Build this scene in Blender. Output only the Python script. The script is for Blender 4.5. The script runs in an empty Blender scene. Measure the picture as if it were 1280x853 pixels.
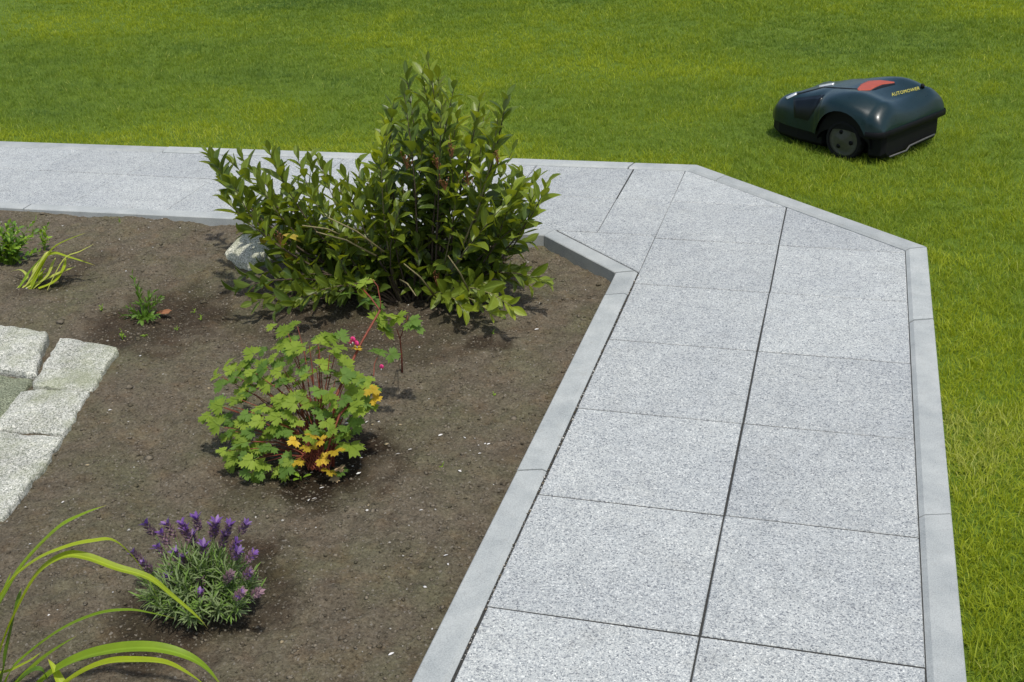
import bpy, math, random
import numpy as np
from mathutils import Vector, Matrix, Quaternion
from mathutils.bvhtree import BVHTree

SC = bpy.context.scene
COL = SC.collection
rnd = random.Random(7)
NR = np.random.RandomState(11)
PI = math.pi

# ------------------------------------------------------------------ camera
CAM_POS = Vector((0.7337, -2.2476, 1.8130))
CAM_ROT = Matrix(((0.9648646, -0.0797777, 0.2503433),
                  (0.2601829, 0.4228991, -0.8680214),
                  (-0.0366212, 0.9026583, 0.4287971)))
FPX = 1537.25                                     # focal length in pixels of a 1280 wide picture
cd = bpy.data.cameras.new('camera')
cd.sensor_width = 36.0
cd.lens = FPX / 1280.0 * 36.0
cd.clip_start = 0.05
cd.clip_end = 500.0
cam = bpy.data.objects.new('camera', cd)
COL.objects.link(cam)
cam.matrix_world = Matrix.Translation(CAM_POS) @ CAM_ROT.to_4x4()
SC.camera = cam

# ------------------------------------------------------------------ light
SUN_EL = math.radians(67.0)
SUN_AZ = math.radians(140.0)      # from +Y towards +X, the side the sun stands on
sun_dir = Vector((math.sin(SUN_AZ) * math.cos(SUN_EL), math.cos(SUN_AZ) * math.cos(SUN_EL), math.sin(SUN_EL)))
wd = bpy.data.worlds.new('World')
SC.world = wd
wd.use_nodes = True
wn = wd.node_tree
bg = wn.nodes.get('Background') or wn.nodes.new('ShaderNodeBackground')
sky = wn.nodes.new('ShaderNodeTexSky')
sky.sky_type = 'NISHITA'
sky.sun_disc = False
sky.sun_elevation = SUN_EL
sky.sun_rotation = SUN_AZ
sky.air_density = 1.0
sky.dust_density = 2.5
sky.ozone_density = 1.0
wn.links.new(sky.outputs[0], bg.inputs[0])
bg.inputs[1].default_value = 0.14
sl = bpy.data.lights.new('sun', 'SUN')
sl.energy = 2.9
sl.angle = math.radians(1.5)
sl.color = (1.0, 0.965, 0.90)
so = bpy.data.objects.new('sun', sl)
COL.objects.link(so)
so.rotation_euler = (-sun_dir).to_track_quat('-Z', 'Y').to_euler()
vs = SC.view_settings
vs.view_transform = 'Standard'
vs.look = 'None'
vs.gamma = 1.0
vs.use_curve_mapping = False
vs.exposure = 0.18
SC.cycles.max_bounces = 8
SC.cycles.transparent_max_bounces = 8

# ------------------------------------------------------------------ helpers
def ray(u, v):
    return (CAM_ROT @ Vector(((u - 640.0) / FPX, -(v - 426.5) / FPX, -1.0)))
def G(u, v, z=0.0):                                # ground point seen at picture position u, v
    d = ray(u, v); t = (z - CAM_POS.z) / d.z
    return CAM_POS + d * t
def V(u, v, y):                                    # point on the upright plane at depth y
    d = ray(u, v); t = (y - CAM_POS.y) / d.y
    return CAM_POS + d * t

def tag(o, label=None, cat=None, group=None, kind=None):
    if label: o['label'] = label
    if cat: o['category'] = cat
    if group: o['group'] = group
    if kind: o['kind'] = kind
    return o
def empty(name, loc, rz=0.0):
    o = bpy.data.objects.new(name, None)
    o.empty_display_size = 0.05
    o.location = loc; o.rotation_euler = (0, 0, rz)
    COL.objects.link(o)
    return o
def mk_mesh(name, verts, faces, mats, smooth=True, midx=None):
    me = bpy.data.meshes.new(name)
    me.from_pydata([tuple(v) for v in verts], [], faces)
    for m in (mats if isinstance(mats, (list, tuple)) else [mats]):
        me.materials.append(m)
    if midx is not None:
        me.polygons.foreach_set('material_index', midx)
    if smooth:
        me.polygons.foreach_set('use_smooth', [True] * len(me.polygons))
    me.update()
    return me
def link(name, me, parent=None, mat=None):
    o = bpy.data.objects.new(name, me)
    COL.objects.link(o)
    if parent is not None: o.parent = parent
    if mat is not None: o.matrix_basis = mat
    return o
class MB:                                          # gathers shapes into one mesh
    def __init__(s, off=(0, 0, 0)):
        s.v = []; s.f = []; s.m = []; s.off = Vector(off)
    def add(s, verts, faces, mi=0):
        b = len(s.v)
        s.v += [Vector(p) - s.off for p in verts]
        s.f += [tuple(i + b for i in f) for f in faces]
        s.m += [mi] * len(faces)
    def tube(s, pts, radii, n=6, mi=0, cap=True):
        pts = [Vector(p) for p in pts]
        if not hasattr(radii, '__len__'): radii = [radii] * len(pts)
        vs_, fs_ = [], []
        up = None
        for i, p in enumerate(pts):
            t = (pts[min(i + 1, len(pts) - 1)] - pts[max(i - 1, 0)])
            t = t.normalized() if t.length > 1e-9 else Vector((0, 0, 1))
            if up is None:
                a = Vector((1, 0, 0)) if abs(t.x) < 0.8 else Vector((0, 1, 0))
                up = t.cross(a).normalized()
            else:
                up = (up - t * up.dot(t)).normalized()
            bn = t.cross(up)
            for k in range(n):
                an = 2 * PI * k / n
                vs_.append(p + (up * math.cos(an) + bn * math.sin(an)) * radii[i])
        for i in range(len(pts) - 1):
            for k in range(n):
                k2 = (k + 1) % n
                fs_.append((i * n + k, i * n + k2, (i + 1) * n + k2, (i + 1) * n + k))
        if cap:
            fs_.append(tuple(range(n))[::-1])
            e = (len(pts) - 1) * n
            fs_.append(tuple(range(e, e + n)))
        s.add(vs_, fs_, mi)
    def build(s, name, mats, parent=None, smooth=True):
        return link(name, mk_mesh(name, s.v, s.f, mats, smooth, s.m), parent)

# value noise with numpy
def _hash(ix, iy, seed):
    h = (ix.astype(np.int64) * 374761393 + iy.astype(np.int64) * 668265263 + seed * 974711) & 0xFFFFFFFF
    h = ((h ^ (h >> 13)) * 1274126177) & 0xFFFFFFFF
    h = h ^ (h >> 16)
    return (h & 0xFFFF) / 65535.0
def vnoise(x, y, seed=0):
    ix = np.floor(x); iy = np.floor(y); fx = x - ix; fy = y - iy
    fx = fx * fx * (3 - 2 * fx); fy = fy * fy * (3 - 2 * fy)
    a = _hash(ix, iy, seed); b = _hash(ix + 1, iy, seed); c = _hash(ix, iy + 1, seed); d = _hash(ix + 1, iy + 1, seed)
    return (a * (1 - fx) + b * fx) * (1 - fy) + (c * (1 - fx) + d * fx) * fy
def fbm(x, y, seed=0, oc=4):
    s = 0.0; a = 0.5
    for o in range(oc):
        s = s + a * vnoise(x * 2 ** o + 17.3 * o, y * 2 ** o - 9.1 * o, seed + o); a *= 0.5
    return s
def sstep(a, b, x):
    t = np.clip((x - a) / (b - a), 0, 1)
    return t * t * (3 - 2 * t)

# ------------------------------------------------------------------ materials
class NT:
    def __init__(s, name):
        s.mat = bpy.data.materials.new(name); s.mat.use_nodes = True
        s.t = s.mat.node_tree; s.t.nodes.clear()
        s.out = s.n('ShaderNodeOutputMaterial')
    def n(s, typ, **kw):
        nd = s.t.nodes.new(typ)
        for k, v in kw.items():
            if hasattr(nd, k): setattr(nd, k, v)
        return nd
    def l(s, a, b): s.t.links.new(a, b)
    def pos(s): return s.n('ShaderNodeNewGeometry').outputs['Position']
    def objc(s): return s.n('ShaderNodeTexCoord').outputs['Object']
    def noise(s, vec, scale, detail=3, rough=0.55):
        nd = s.n('ShaderNodeTexNoise'); s.l(vec, nd.inputs['Vector'])
        nd.inputs['Scale'].default_value = scale; nd.inputs['Detail'].default_value = detail
        nd.inputs['Roughness'].default_value = rough
        return nd.outputs['Fac']
    def voro(s, vec, scale, feature='F1', rnd_=1.0):
        nd = s.n('ShaderNodeTexVoronoi'); nd.feature = feature
        s.l(vec, nd.inputs['Vector']); nd.inputs['Scale'].default_value = scale
        nd.inputs['Randomness'].default_value = rnd_
        return nd
    def ramp(s, fac, stops, interp='LINEAR'):
        nd = s.n('ShaderNodeValToRGB'); s.l(fac, nd.inputs[0]); cr = nd.color_ramp; cr.interpolation = interp
        while len(cr.elements) < len(stops): cr.elements.new(0.5)
        for e, (p, c) in zip(cr.elements, stops):
            e.position = p
            e.color = (c, c, c, 1) if not hasattr(c, '__len__') else (*c[:3], 1)
        return nd.outputs[0]
    def mix(s, fac, a, b, mode='MIX'):
        nd = s.n('ShaderNodeMixRGB'); nd.blend_type = mode
        for i, v in ((0, fac), (1, a), (2, b)):
            if hasattr(v, 'links') or hasattr(v, 'is_linked'): s.l(v, nd.inputs[i])
            elif hasattr(v, '__len__'): nd.inputs[i].default_value = (*v[:3], 1)
            else: nd.inputs[i].default_value = v if i == 0 else (v, v, v, 1)
        return nd.outputs[0]
    def math(s, op, a, b=0.0):
        nd = s.n('ShaderNodeMath'); nd.operation = op
        for i, v in ((0, a), (1, b)):
            if hasattr(v, 'is_linked'): s.l(v, nd.inputs[i])
            else: nd.inputs[i].default_value = v
        return nd.outputs[0]
    def bump(s, h, strength, dist):
        nd = s.n('ShaderNodeBump'); nd.inputs['Strength'].default_value = strength; nd.inputs['Distance'].default_value = dist
        s.l(h, nd.inputs['Height']); return nd.outputs[0]
    def pbsdf(s, col, rough=0.6, spec=0.5, normal=None, metal=0.0, coat=0.0, coat_rough=0.05):
        b = s.n('ShaderNodeBsdfPrincipled')
        if hasattr(col, 'is_linked'): s.l(col, b.inputs['Base Color'])
        else: b.inputs['Base Color'].default_value = (*col[:3], 1)
        if hasattr(rough, 'is_linked'): s.l(rough, b.inputs['Roughness'])
        else: b.inputs['Roughness'].default_value = rough
        b.inputs['Specular IOR Level'].default_value = spec
        b.inputs['Metallic'].default_value = metal
        b.inputs['Coat Weight'].default_value = coat; b.inputs['Coat Roughness'].default_value = coat_rough
        if normal is not None: s.l(normal, b.inputs['Normal'])
        return b.outputs[0]
    def done(s, sh):
        s.l(sh, s.out.inputs['Surface']); return s.mat

def mat_leaf(name, base, var=0.25, rough=0.4, transl=0.35, tcol=None, stripes=False, spec=0.5, back=None):
    m = NT(name)
    oi = m.n('ShaderNodeObjectInfo').outputs['Random']
    nz = m.noise(m.pos(), 23.0, 2)
    nz2 = m.noise(m.pos(), 130.0, 3)
    f = m.math('ADD', m.math('MULTIPLY', oi, 0.5), m.math('MULTIPLY', nz, 0.5))
    lo = [c * (1 - var) for c in base]
    hi = [min(1, c * (1 + var) + 0.004) for c in base]
    hi[0] = min(1, hi[0] * 1.12)
    col = m.ramp(f, [(0.25, lo), (0.75, hi)])
    col = m.mix(m.math('MULTIPLY', nz2, 0.3), col, [c * 0.6 for c in base])
    if back is not None:
        bf = m.n('ShaderNodeNewGeometry').outputs['Backfacing']
        col = m.mix(bf, col, back)
    rib = m.n('ShaderNodeAttribute'); rib.attribute_name = 'rib'
    col = m.mix(m.ramp(rib.outputs['Fac'], [(0.80, 0.0), (0.97, 0.55)]), col, [min(1, c * 1.7 + .02) for c in base])
    if stripes:
        w = m.math('SINE', m.math('MULTIPLY', rib.outputs['Fac'], 34.0))
        col = m.mix(m.ramp(w, [(0.2, 0.0), (0.8, 0.22)]), col, [c * 0.55 for c in base])
        tip = m.n('ShaderNodeAttribute'); tip.attribute_name = 'tip'
        col = m.mix(m.ramp(tip.outputs['Fac'], [(0.91, 0.0), (0.99, 0.8)]), col, (0.30, 0.20, 0.07))
    nrm = m.bump(nz2, 0.25, 0.002)
    p = m.pbsdf(col, rough, spec, nrm)
    tr = m.n('ShaderNodeBsdfTranslucent')
    tc = tcol or (base[0] * 1.5, base[1] * 1.5, base[2] * 0.6)
    tr.inputs[0].default_value = (*[min(1, c) for c in tc], 1)
    mx = m.n('ShaderNodeMixShader'); mx.inputs[0].default_value = transl
    m.l(p, mx.inputs[1]); m.l(tr.outputs[0], mx.inputs[2])
    return m.done(mx.outputs[0])

def mat_slab():
    m = NT('exposed_aggregate_concrete'); P = m.pos()
    oi = m.n('ShaderNodeObjectInfo').outputs['Random']
    v1 = m.voro(P, 262.0); v2 = m.voro(P, 520.0)
    sp = m.n('ShaderNodeSeparateColor'); m.l(v1.outputs['Color'], sp.inputs[0])
    sp2 = m.n('ShaderNodeSeparateColor'); m.l(v2.outputs['Color'], sp2.inputs[0])
    g1 = m.ramp(sp.outputs[0], [(0.0, (0.060, 0.070, 0.090)), (0.11, (0.15, 0.165, 0.185)), (0.21, (0.335, 0.35, 0.36)), (0.60, (0.45, 0.46, 0.46)), (0.86, (0.54, 0.54, 0.53)), (0.96, (0.74, 0.74, 0.72))], 'CONSTANT')
    g2 = m.ramp(sp2.outputs[0], [(0.0, (0.10, 0.11, 0.14)), (0.14, (0.33, 0.34, 0.35)), (0.5, (0.47, 0.475, 0.475)), (0.85, (0.68, 0.68, 0.66))], 'CONSTANT')
    col = m.mix(0.45, g1, g2)
    big = m.noise(P, 2.3, 4, 0.6)
    mid = m.noise(P, 14.0, 3, 0.6)
    col = m.mix(1.0, col, m.ramp(big, [(0.3, (0.90, 0.91, 0.93)), (0.7, (1.06, 1.06, 1.05))]), 'MULTIPLY')
    col = m.mix(1.0, col, m.ramp(mid, [(0.3, 0.92), (0.7, 1.05)]), 'MULTIPLY')
    col = m.mix(1.0, col, m.ramp(oi, [(0.0, (0.895, 0.91, 0.87)), (1.0, (1.03, 1.045, 0.99))]), 'MULTIPLY')
    st = m.noise(P, 5.5, 5, 0.7)
    col = m.mix(m.ramp(st, [(0.56, 0.0), (0.74, 0.22)]), col, (0.24, 0.235, 0.20))
    h = m.math('ADD', v1.outputs['Distance'], m.math('MULTIPLY', v2.outputs['Distance'], 0.5))
    return m.done(m.pbsdf(col, 0.75, 0.35, m.bump(h, 0.35, 0.002)))
def mat_kerb():
    m = NT('smooth_grey_concrete'); P = m.pos()
    oi = m.n('ShaderNodeObjectInfo').outputs['Random']
    col = m.ramp(m.noise(P, 9.0, 5, 0.6), [(0.3, (0.27, 0.285, 0.295)), (0.7, (0.37, 0.38, 0.385))])
    fine = m.noise(P, 320.0, 2)
    col = m.mix(1.0, col, m.ramp(fine, [(0.3, 0.80), (0.7, 1.15)]), 'MULTIPLY')
    pit = m.voro(P, 60.0)
    col = m.mix(m.ramp(pit.outputs['Distance'], [(0.06, 0.55), (0.13, 0.0)]), col, (0.15, 0.16, 0.17))
    stain = m.noise(P, 3.0, 3)
    col = m.mix(m.ramp(stain, [(0.5, 0.0), (0.75, 0.35)]), col, (0.45, 0.455, 0.45))
    col = m.mix(1.0, col, m.ramp(oi, [(0.0, (0.97, 0.985, 0.93)), (1.0, (1.12, 1.14, 1.07))]), 'MULTIPLY')
    dirt = m.noise(P, 26.0, 6, 0.75)
    col = m.mix(m.ramp(dirt, [(0.55, 0.0), (0.75, 0.28)]), col, (0.20, 0.19, 0.155))
    return m.done(m.pbsdf(col, 0.8, 0.3, m.bump(fine, 0.2, 0.001)))
def mat_granite(name='rough_granite', tint=(1, 1, 1)):
    m = NT(name); P = m.pos()
    v = m.voro(P, 300.0)
    sp = m.n('ShaderNodeSeparateColor'); m.l(v.outputs['Color'], sp.inputs[0])
    t = lambda r, g, b: (r * tint[0], g * tint[1], b * tint[2])
    col = m.ramp(sp.outputs[0], [(0.0, t(0.15, 0.16, 0.13)), (0.14, t(0.33, 0.335, 0.28)), (0.5, t(0.47, 0.47, 0.40)), (0.8, t(0.66, 0.65, 0.57))], 'CONSTANT')
    col = m.mix(1.0, col, m.ramp(m.noise(P, 7.0, 4, 0.65), [(0.3, 0.72), (0.7, 1.12)]), 'MULTIPLY')
    moss = m.ramp(m.noise(P, 5.0, 5, 0.7), [(0.46, 0.0), (0.66, 0.55)])
    col = m.mix(moss, col, t(0.23, 0.25, 0.13))
    h = m.math('ADD', m.noise(P, 45.0, 5, 0.7), m.math('MULTIPLY', v.outputs['Distance'], 0.3))
    return m.done(m.pbsdf(col, 0.85, 0.3, m.bump(h, 0.7, 0.006)))
def mat_soil():
    m = NT('garden_soil'); P = m.pos()
    n1 = m.noise(P, 120.0, 6, 0.78)
    n2 = m.noise(P, 4.0, 4, 0.6)
    n3 = m.noise(P, 11.0, 4, 0.65)
    col = m.ramp(n1, [(0.31, (0.032, 0.026, 0.018)), (0.44, (0.114, 0.093, 0.063)), (0.58, (0.168, 0.141, 0.098)), (0.76, (0.26, 0.232, 0.178))])
    col = m.mix(m.ramp(n2, [(0.42, 0.0), (0.66, 0.65)]), col, m.mix(1.0, col, (0.88, 1.04, 0.82), 'MULTIPLY'))
    col = m.mix(m.ramp(n3, [(0.5, 0.0), (0.7, 0.7)]), col, m.mix(1.0, col, (1.06, 0.92, 0.82), 'MULTIPLY'))
    col = m.mix(1.0, col, m.ramp(m.noise(P, 17.0, 5, 0.7), [(0.3, 0.72), (0.7, 1.22)]), 'MULTIPLY')
    damp_shade = m.n('ShaderNodeAttribute'); damp_shade.attribute_name = 'damp_shade'
    col = m.mix(damp_shade.outputs['Fac'], col, m.mix(1.0, col, (0.22, 0.17, 0.14), 'MULTIPLY'))  # soil colour darkened for damp ground and for painted plant shade
    g = m.voro(P, 190.0)
    sp = m.n('ShaderNodeSeparateColor'); m.l(g.outputs['Color'], sp.inputs[0])
    col = m.mix(m.ramp(sp.outputs[1], [(0.0, 0.0), (0.955, 0.35), (0.985, 0.8)], 'CONSTANT'), col, (0.25, 0.225, 0.18))
    h = m.math('ADD', n1, m.math('MULTIPLY', m.noise(P, 33.0, 4, 0.7), 1.2))
    return m.done(m.pbsdf(col, 0.95, 0.15, m.bump(h, 0.95, 0.009)))
def mat_flat(name, col, rough=0.6, var=0.2, scale=40.0, spec=0.4, **kw):
    m = NT(name); P = m.pos()
    nz = m.noise(P, scale, 4, 0.6)
    c = m.ramp(nz, [(0.25, [x * (1 - var) for x in col]), (0.75, [min(1, x * (1 + var)) for x in col])])
    return m.done(m.pbsdf(c, rough, spec, m.bump(nz, 0.15, 0.002), **kw))
def mat_grass():
    m = NT('grass_blades')
    a = m.n('ShaderNodeAttribute'); a.attribute_name = 'tone'
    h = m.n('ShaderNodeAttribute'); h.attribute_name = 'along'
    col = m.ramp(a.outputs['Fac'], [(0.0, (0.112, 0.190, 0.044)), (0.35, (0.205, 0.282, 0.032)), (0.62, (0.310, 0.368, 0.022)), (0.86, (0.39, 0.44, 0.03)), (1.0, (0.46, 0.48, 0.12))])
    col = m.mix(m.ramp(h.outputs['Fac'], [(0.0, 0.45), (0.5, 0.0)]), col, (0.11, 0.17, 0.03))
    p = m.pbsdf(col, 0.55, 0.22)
    tr = m.n('ShaderNodeBsdfTranslucent'); m.l(m.mix(1.0, col, (1.25, 1.25, 0.7), 'MULTIPLY'), tr.inputs[0])
    mx = m.n('ShaderNodeMixShader'); mx.inputs[0].default_value = 0.46
    m.l(p, mx.inputs[1]); m.l(tr.outputs[0], mx.inputs[2])
    return m.done(mx.outputs[0])
def mat_lawn():
    m = NT('lawn_ground'); P = m.pos()
    col = m.ramp(m.noise(P, 60.0, 5, 0.7), [(0.3, (0.055, 0.095, 0.008)), (0.7, (0.125, 0.185, 0.014))])
    return m.done(m.pbsdf(col, 0.9, 0.2, m.bump(m.noise(P, 90.0, 4), 0.8, 0.01)))
def mat_paint():
    m = NT('dark_teal_gloss_plastic'); P = m.objc()
    nz = m.noise(P, 6.0, 4, 0.6)
    col = m.ramp(nz, [(0.3, (0.0028, 0.014, 0.015)), (0.7, (0.005, 0.020, 0.021))])
    dust = m.noise(P, 70.0, 5, 0.7)
    rough = m.ramp(dust, [(0.3, 0.26), (0.75, 0.40)])
    return m.done(m.pbsdf(col, rough, 0.42, m.bump(nz, 0.02, 0.01), coat=0.12, coat_rough=0.15))

M = dict(slab=mat_slab(), kerb=mat_kerb(), granite=mat_granite(), granite_pale=mat_granite('pale_rock', (1.12, 1.10, 1.02)), granite_grey=mat_granite('mossy_granite', (0.46, 0.50, 0.38)), soil=mat_soil(),
         sand=mat_flat('dark_joint_sand', (0.032, 0.032, 0.028), 0.95, 0.4, 120.0), grass=mat_grass(), lawn=mat_lawn(), paint=mat_paint(),
         black=mat_flat('black_plastic', (0.004, 0.004, 0.005), 0.6, 0.2, 30.0, 0.2),
         rubber=mat_flat('black_rubber', (0.010, 0.010, 0.010), 0.8, 0.2, 60.0, 0.2),
         rim=mat_flat('dull_grey_rim', (0.060, 0.060, 0.042), 0.5, 0.3, 30.0, 0.5),
         red=mat_flat('matt_orange_red', (0.34, 0.062, 0.030), 0.5, 0.12, 20.0),
         yellow=mat_flat('yellow_print', (0.48, 0.43, 0.07), 0.5, 0.05, 20.0),
         metal=mat_flat('bright_contact_metal', (0.75, 0.76, 0.74), 0.3, 0.05, 20.0, 0.5, metal=0.6),
         greybar=mat_flat('worn_grey_bar', (0.07, 0.07, 0.065), 0.5, 0.3, 20.0),
         smoke=mat_flat('smoked_dark_panel', (0.003, 0.005, 0.006), 0.3, 0.1, 10.0, 0.3),
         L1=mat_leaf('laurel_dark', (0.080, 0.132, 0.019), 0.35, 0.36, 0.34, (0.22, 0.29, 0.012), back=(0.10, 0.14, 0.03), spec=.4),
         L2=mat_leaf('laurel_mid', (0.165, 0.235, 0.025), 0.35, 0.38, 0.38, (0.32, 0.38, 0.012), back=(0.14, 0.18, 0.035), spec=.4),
         L3=mat_leaf('laurel_young', (0.24, 0.32, 0.026), 0.25, 0.45, 0.42, (0.42, 0.47, 0.015), spec=.4),
         LY=mat_leaf('laurel_yellowed', (0.45, 0.36, 0.05), 0.2, 0.5, 0.3, (0.5, 0.36, 0.03)),
         bark=mat_flat('brown_bark', (0.075, 0.055, 0.035), 0.85, 0.4, 80.0),
         twig=mat_flat('pale_twig', (0.20, 0.17, 0.08), 0.8, 0.3, 80.0),
         bud=mat_flat('rusty_buds', (0.16, 0.065, 0.02), 0.7, 0.35, 80.0),
         B1=mat_leaf('bright_lobed_leaf', (0.185, 0.278, 0.032), 0.25, 0.6, 0.35, (0.40, 0.55, 0.015), spec=0.2),
         B2=mat_leaf('deep_lobed_leaf', (0.112, 0.205, 0.036), 0.25, 0.6, 0.35, (0.24, 0.42, 0.02), spec=0.2),
         BY=mat_leaf('yellowed_lobed_leaf', (0.50, 0.37, 0.03), 0.25, 0.55, 0.35, (0.6, 0.40, 0.01), spec=0.3),
         BT=mat_leaf('withered_tan_leaf', (0.42, 0.32, 0.18), 0.2, 0.7, 0.2, (0.4, 0.28, 0.12), spec=0.2),
         redstem=mat_flat('red_brown_stem', (0.17, 0.038, 0.018), 0.6, 0.35, 60.0),
         pink=mat_flat('pink_petal', (0.55, 0.035, 0.16), 0.5, 0.2, 60.0),
         white=mat_flat('white_petal', (0.60, 0.58, 0.54), 0.6, 0.12, 60.0),
         LV=mat_leaf('grey_green_needle', (0.175, 0.245, 0.100), 0.35, 0.6, 0.25, (0.26, 0.35, 0.10), spec=0.25),
         LV2=mat_leaf('green_needle', (0.140, 0.250, 0.045), 0.35, 0.6, 0.25, (0.25, 0.38, 0.05), spec=0.25),
         LS=mat_leaf('purple_brown_bract', (0.185, 0.125, 0.145), 0.4, 0.7, 0.15, (0.1, 0.05, 0.09), spec=0.2),
         LP=mat_leaf('violet_petal', (0.135, 0.070, 0.25), 0.35, 0.6, 0.3, (0.22, 0.08, 0.5), spec=0.2),
         LP2=mat_leaf('pale_violet_petal', (0.25, 0.165, 0.36), 0.3, 0.6, 0.3, (0.3, 0.16, 0.5), spec=0.2),
         D1=mat_leaf('strap_green', (0.175, 0.290, 0.016), 0.22, 0.5, 0.35, (0.36, 0.50, 0.015), stripes=True, spec=0.25),
         D2=mat_leaf('strap_yellow_green', (0.290, 0.390, 0.022), 0.22, 0.5, 0.35, (0.52, 0.60, 0.02), stripes=True, spec=0.25),
         D3=mat_leaf('strap_dark_green', (0.095, 0.185, 0.018), 0.25, 0.45, 0.3, (0.16, 0.26, 0.02), stripes=True, spec=0.4),
         D4=mat_leaf('strap_pale_green', (0.45, 0.52, 0.10), 0.2, 0.5, 0.3, (0.5, 0.52, 0.1), stripes=True, spec=0.3),
         H1=mat_leaf('herb_green', (0.095, 0.200, 0.020), 0.3, 0.5, 0.3, (0.2, 0.35, 0.02), spec=0.35),
         H2=mat_leaf('herb_bright', (0.190, 0.330, 0.025), 0.3, 0.5, 0.3, (0.35, 0.50, 0.02), spec=0.35),
         dry=mat_leaf('dry_orange_leaf', (0.26, 0.125, 0.060), 0.25, 0.7, 0.2, (0.35, 0.12, 0.03), spec=0.2),
         crumb=mat_flat('soil_crumb', (0.150, 0.128, 0.093), 0.95, 0.5, 60.0, 0.1),
         pebble=mat_flat('pale_pebble', (0.42, 0.40, 0.35), 0.8, 0.4, 30.0),
         straw=mat_flat('dry_straw', (0.30, 0.24, 0.14), 0.8, 0.3, 60.0))

# ------------------------------------------------------------------ outlines on the ground
KERB_W = 0.08
# lawn-side kerb, outer edge (left end far out of frame to the near end)
LAWN_OUT = [(-9.0, 3.175), (-3.771, 3.362), (-2.349, 3.412), (-0.869, 3.459), (0.041, 3.486), (1.070, 2.547), (1.070, -3.2)]
# bed-side kerb, path edge
BED_OUT = [(-9.0, 2.20), (-3.104, 2.437), (-1.50, 2.492), (-0.425, 2.508), (-0.008, 2.108), (-0.008, -3.2)]

def offset_poly(pts, d):                           # d > 0 to the right of the walking direction
    P = [Vector(p) for p in pts]; out = []
    for i, p in enumerate(P):
        a = (p - P[i - 1]).normalized() if i > 0 else None
        b = (P[i + 1] - p).normalized() if i < len(P) - 1 else None
        a = a or b; b = b or a
        na = Vector((a.y, -a.x)); nb = Vector((b.y, -b.x))
        m_ = (na + nb).normalized()
        out.append(p + m_ * (d / max(0.3, m_.dot(na))))
    return out
LAWN_IN = offset_poly(LAWN_OUT, KERB_W)
BED_IN = offset_poly(BED_OUT, KERB_W)

def bed_height(x, y):
    x = np.asarray(x, float); y = np.asarray(y, float)
    z = -0.052 + 0.024 * sstep(-0.7, -2.4, x) + 0.022 * sstep(2.3, 0.6, y) 
    z = z + 0.045 * (fbm(x * 2.1, y * 2.1, 3, 3) - 0.45) + 0.026 * (fbm(x * 8, y * 8, 13, 3) - 0.44)
    z = z + sstep(1.9, 2.35, y) * (0.014 + 0.003 * sstep(-0.9, -2.2, x))
    cl = fbm(x * 26, y * 26, 21, 3)
    z = z + 0.019 * (cl - 0.45) + 0.012 * (fbm(x * 78, y * 78, 33, 2) - 0.37)
    st = sstep(-1.42, -1.52, x + 0.30 * (y - 1.0) * -1.0) * sstep(1.36, 1.28, y)
    z = z + st * (np.minimum(z, -0.022 - 0.016 * sstep(-1.66, -1.76, x) + 0.2 * (z + 0.022)) - z)
    return z
def bed_h(x, y): return float(bed_height(np.array([x]), np.array([y]))[0])
def lawn_height(x, y):
    x = np.asarray(x, float); y = np.asarray(y, float)
    return -0.036 + 0.016 * (fbm(x * 1.3, y * 1.3, 5, 3) - 0.45)

# ------------------------------------------------------------------ lawn ground (one sheet, to the horizon)
def ground_sheet():
    # strips outwards from the kerb's outer edge
    me_v, me_f = [], []
    base = offset_poly(LAWN_OUT, 0.004)
    # resample the kerb line
    pts = []
    for a, b in zip(base[:-1], base[1:]):
        n = max(1, int((b - a).length / 0.12))
        for k in range(n): pts.append(a.lerp(b, k / n))
    pts.append(base[-1])
    dirs = []
    for i, p in enumerate(pts):
        t = (pts[min(i + 1, len(pts) - 1)] - pts[max(i - 1, 0)]).normalized()
        dirs.append(Vector((-t.y, t.x)))
    for _ in range(60):
        dirs = [dirs[0]] + [((dirs[i - 1] + dirs[i] + dirs[i + 1]) / 3).normalized() for i in range(1, len(dirs) - 1)] + [dirs[-1]]
    rows = [0, .03, .08, .2, .4, .7, 1.1, 1.6, 2.2, 3, 4, 5.2, 7, 10, 20, 60, 250]
    for r in rows:
        for p, d in zip(pts, dirs):
            q = p + d * r
            me_v.append((q.x, q.y, 0))
    n = len(pts)
    arr = np.array(me_v)
    arr[:, 2] = lawn_height(arr[:, 0], arr[:, 1]) * 1.0
    for j in range(len(rows) - 1):
        for i in range(n - 1):
            a = j * n + i
            me_f.append((a, a + 1, a + n + 1, a + n))
    o = link('lawn', mk_mesh('lawn', arr.tolist(), me_f, M['lawn']))
    if sum(p.normal.z for p in o.data.polygons) < 0: o.data.flip_normals()
    tag(o, 'green mown lawn stretching away behind the paved path', kind='structure')
    # plain earth under everything, so nothing is open beneath path and bed
    s = 260.0
    e = link('ground', mk_mesh('ground', [(-s, -s, -0.22), (s, -s, -0.22), (s, s, -0.22), (-s, s, -0.22)], [(0, 1, 2, 3)], M['soil'], False))
    tag(e, 'brown earth below the garden', kind='structure')
ground_sheet()

def in_poly(x, y, poly):
    c = np.zeros(len(x), bool); n = len(poly)
    for i in range(n):
        x1, y1 = poly[i]; x2, y2 = poly[(i + 1) % n]
        hit = ((y1 > y) != (y2 > y)) & (x < (x2 - x1) * (y - y1) / (y2 - y1 + 1e-12) + x1)
        c ^= hit
    return c

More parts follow.
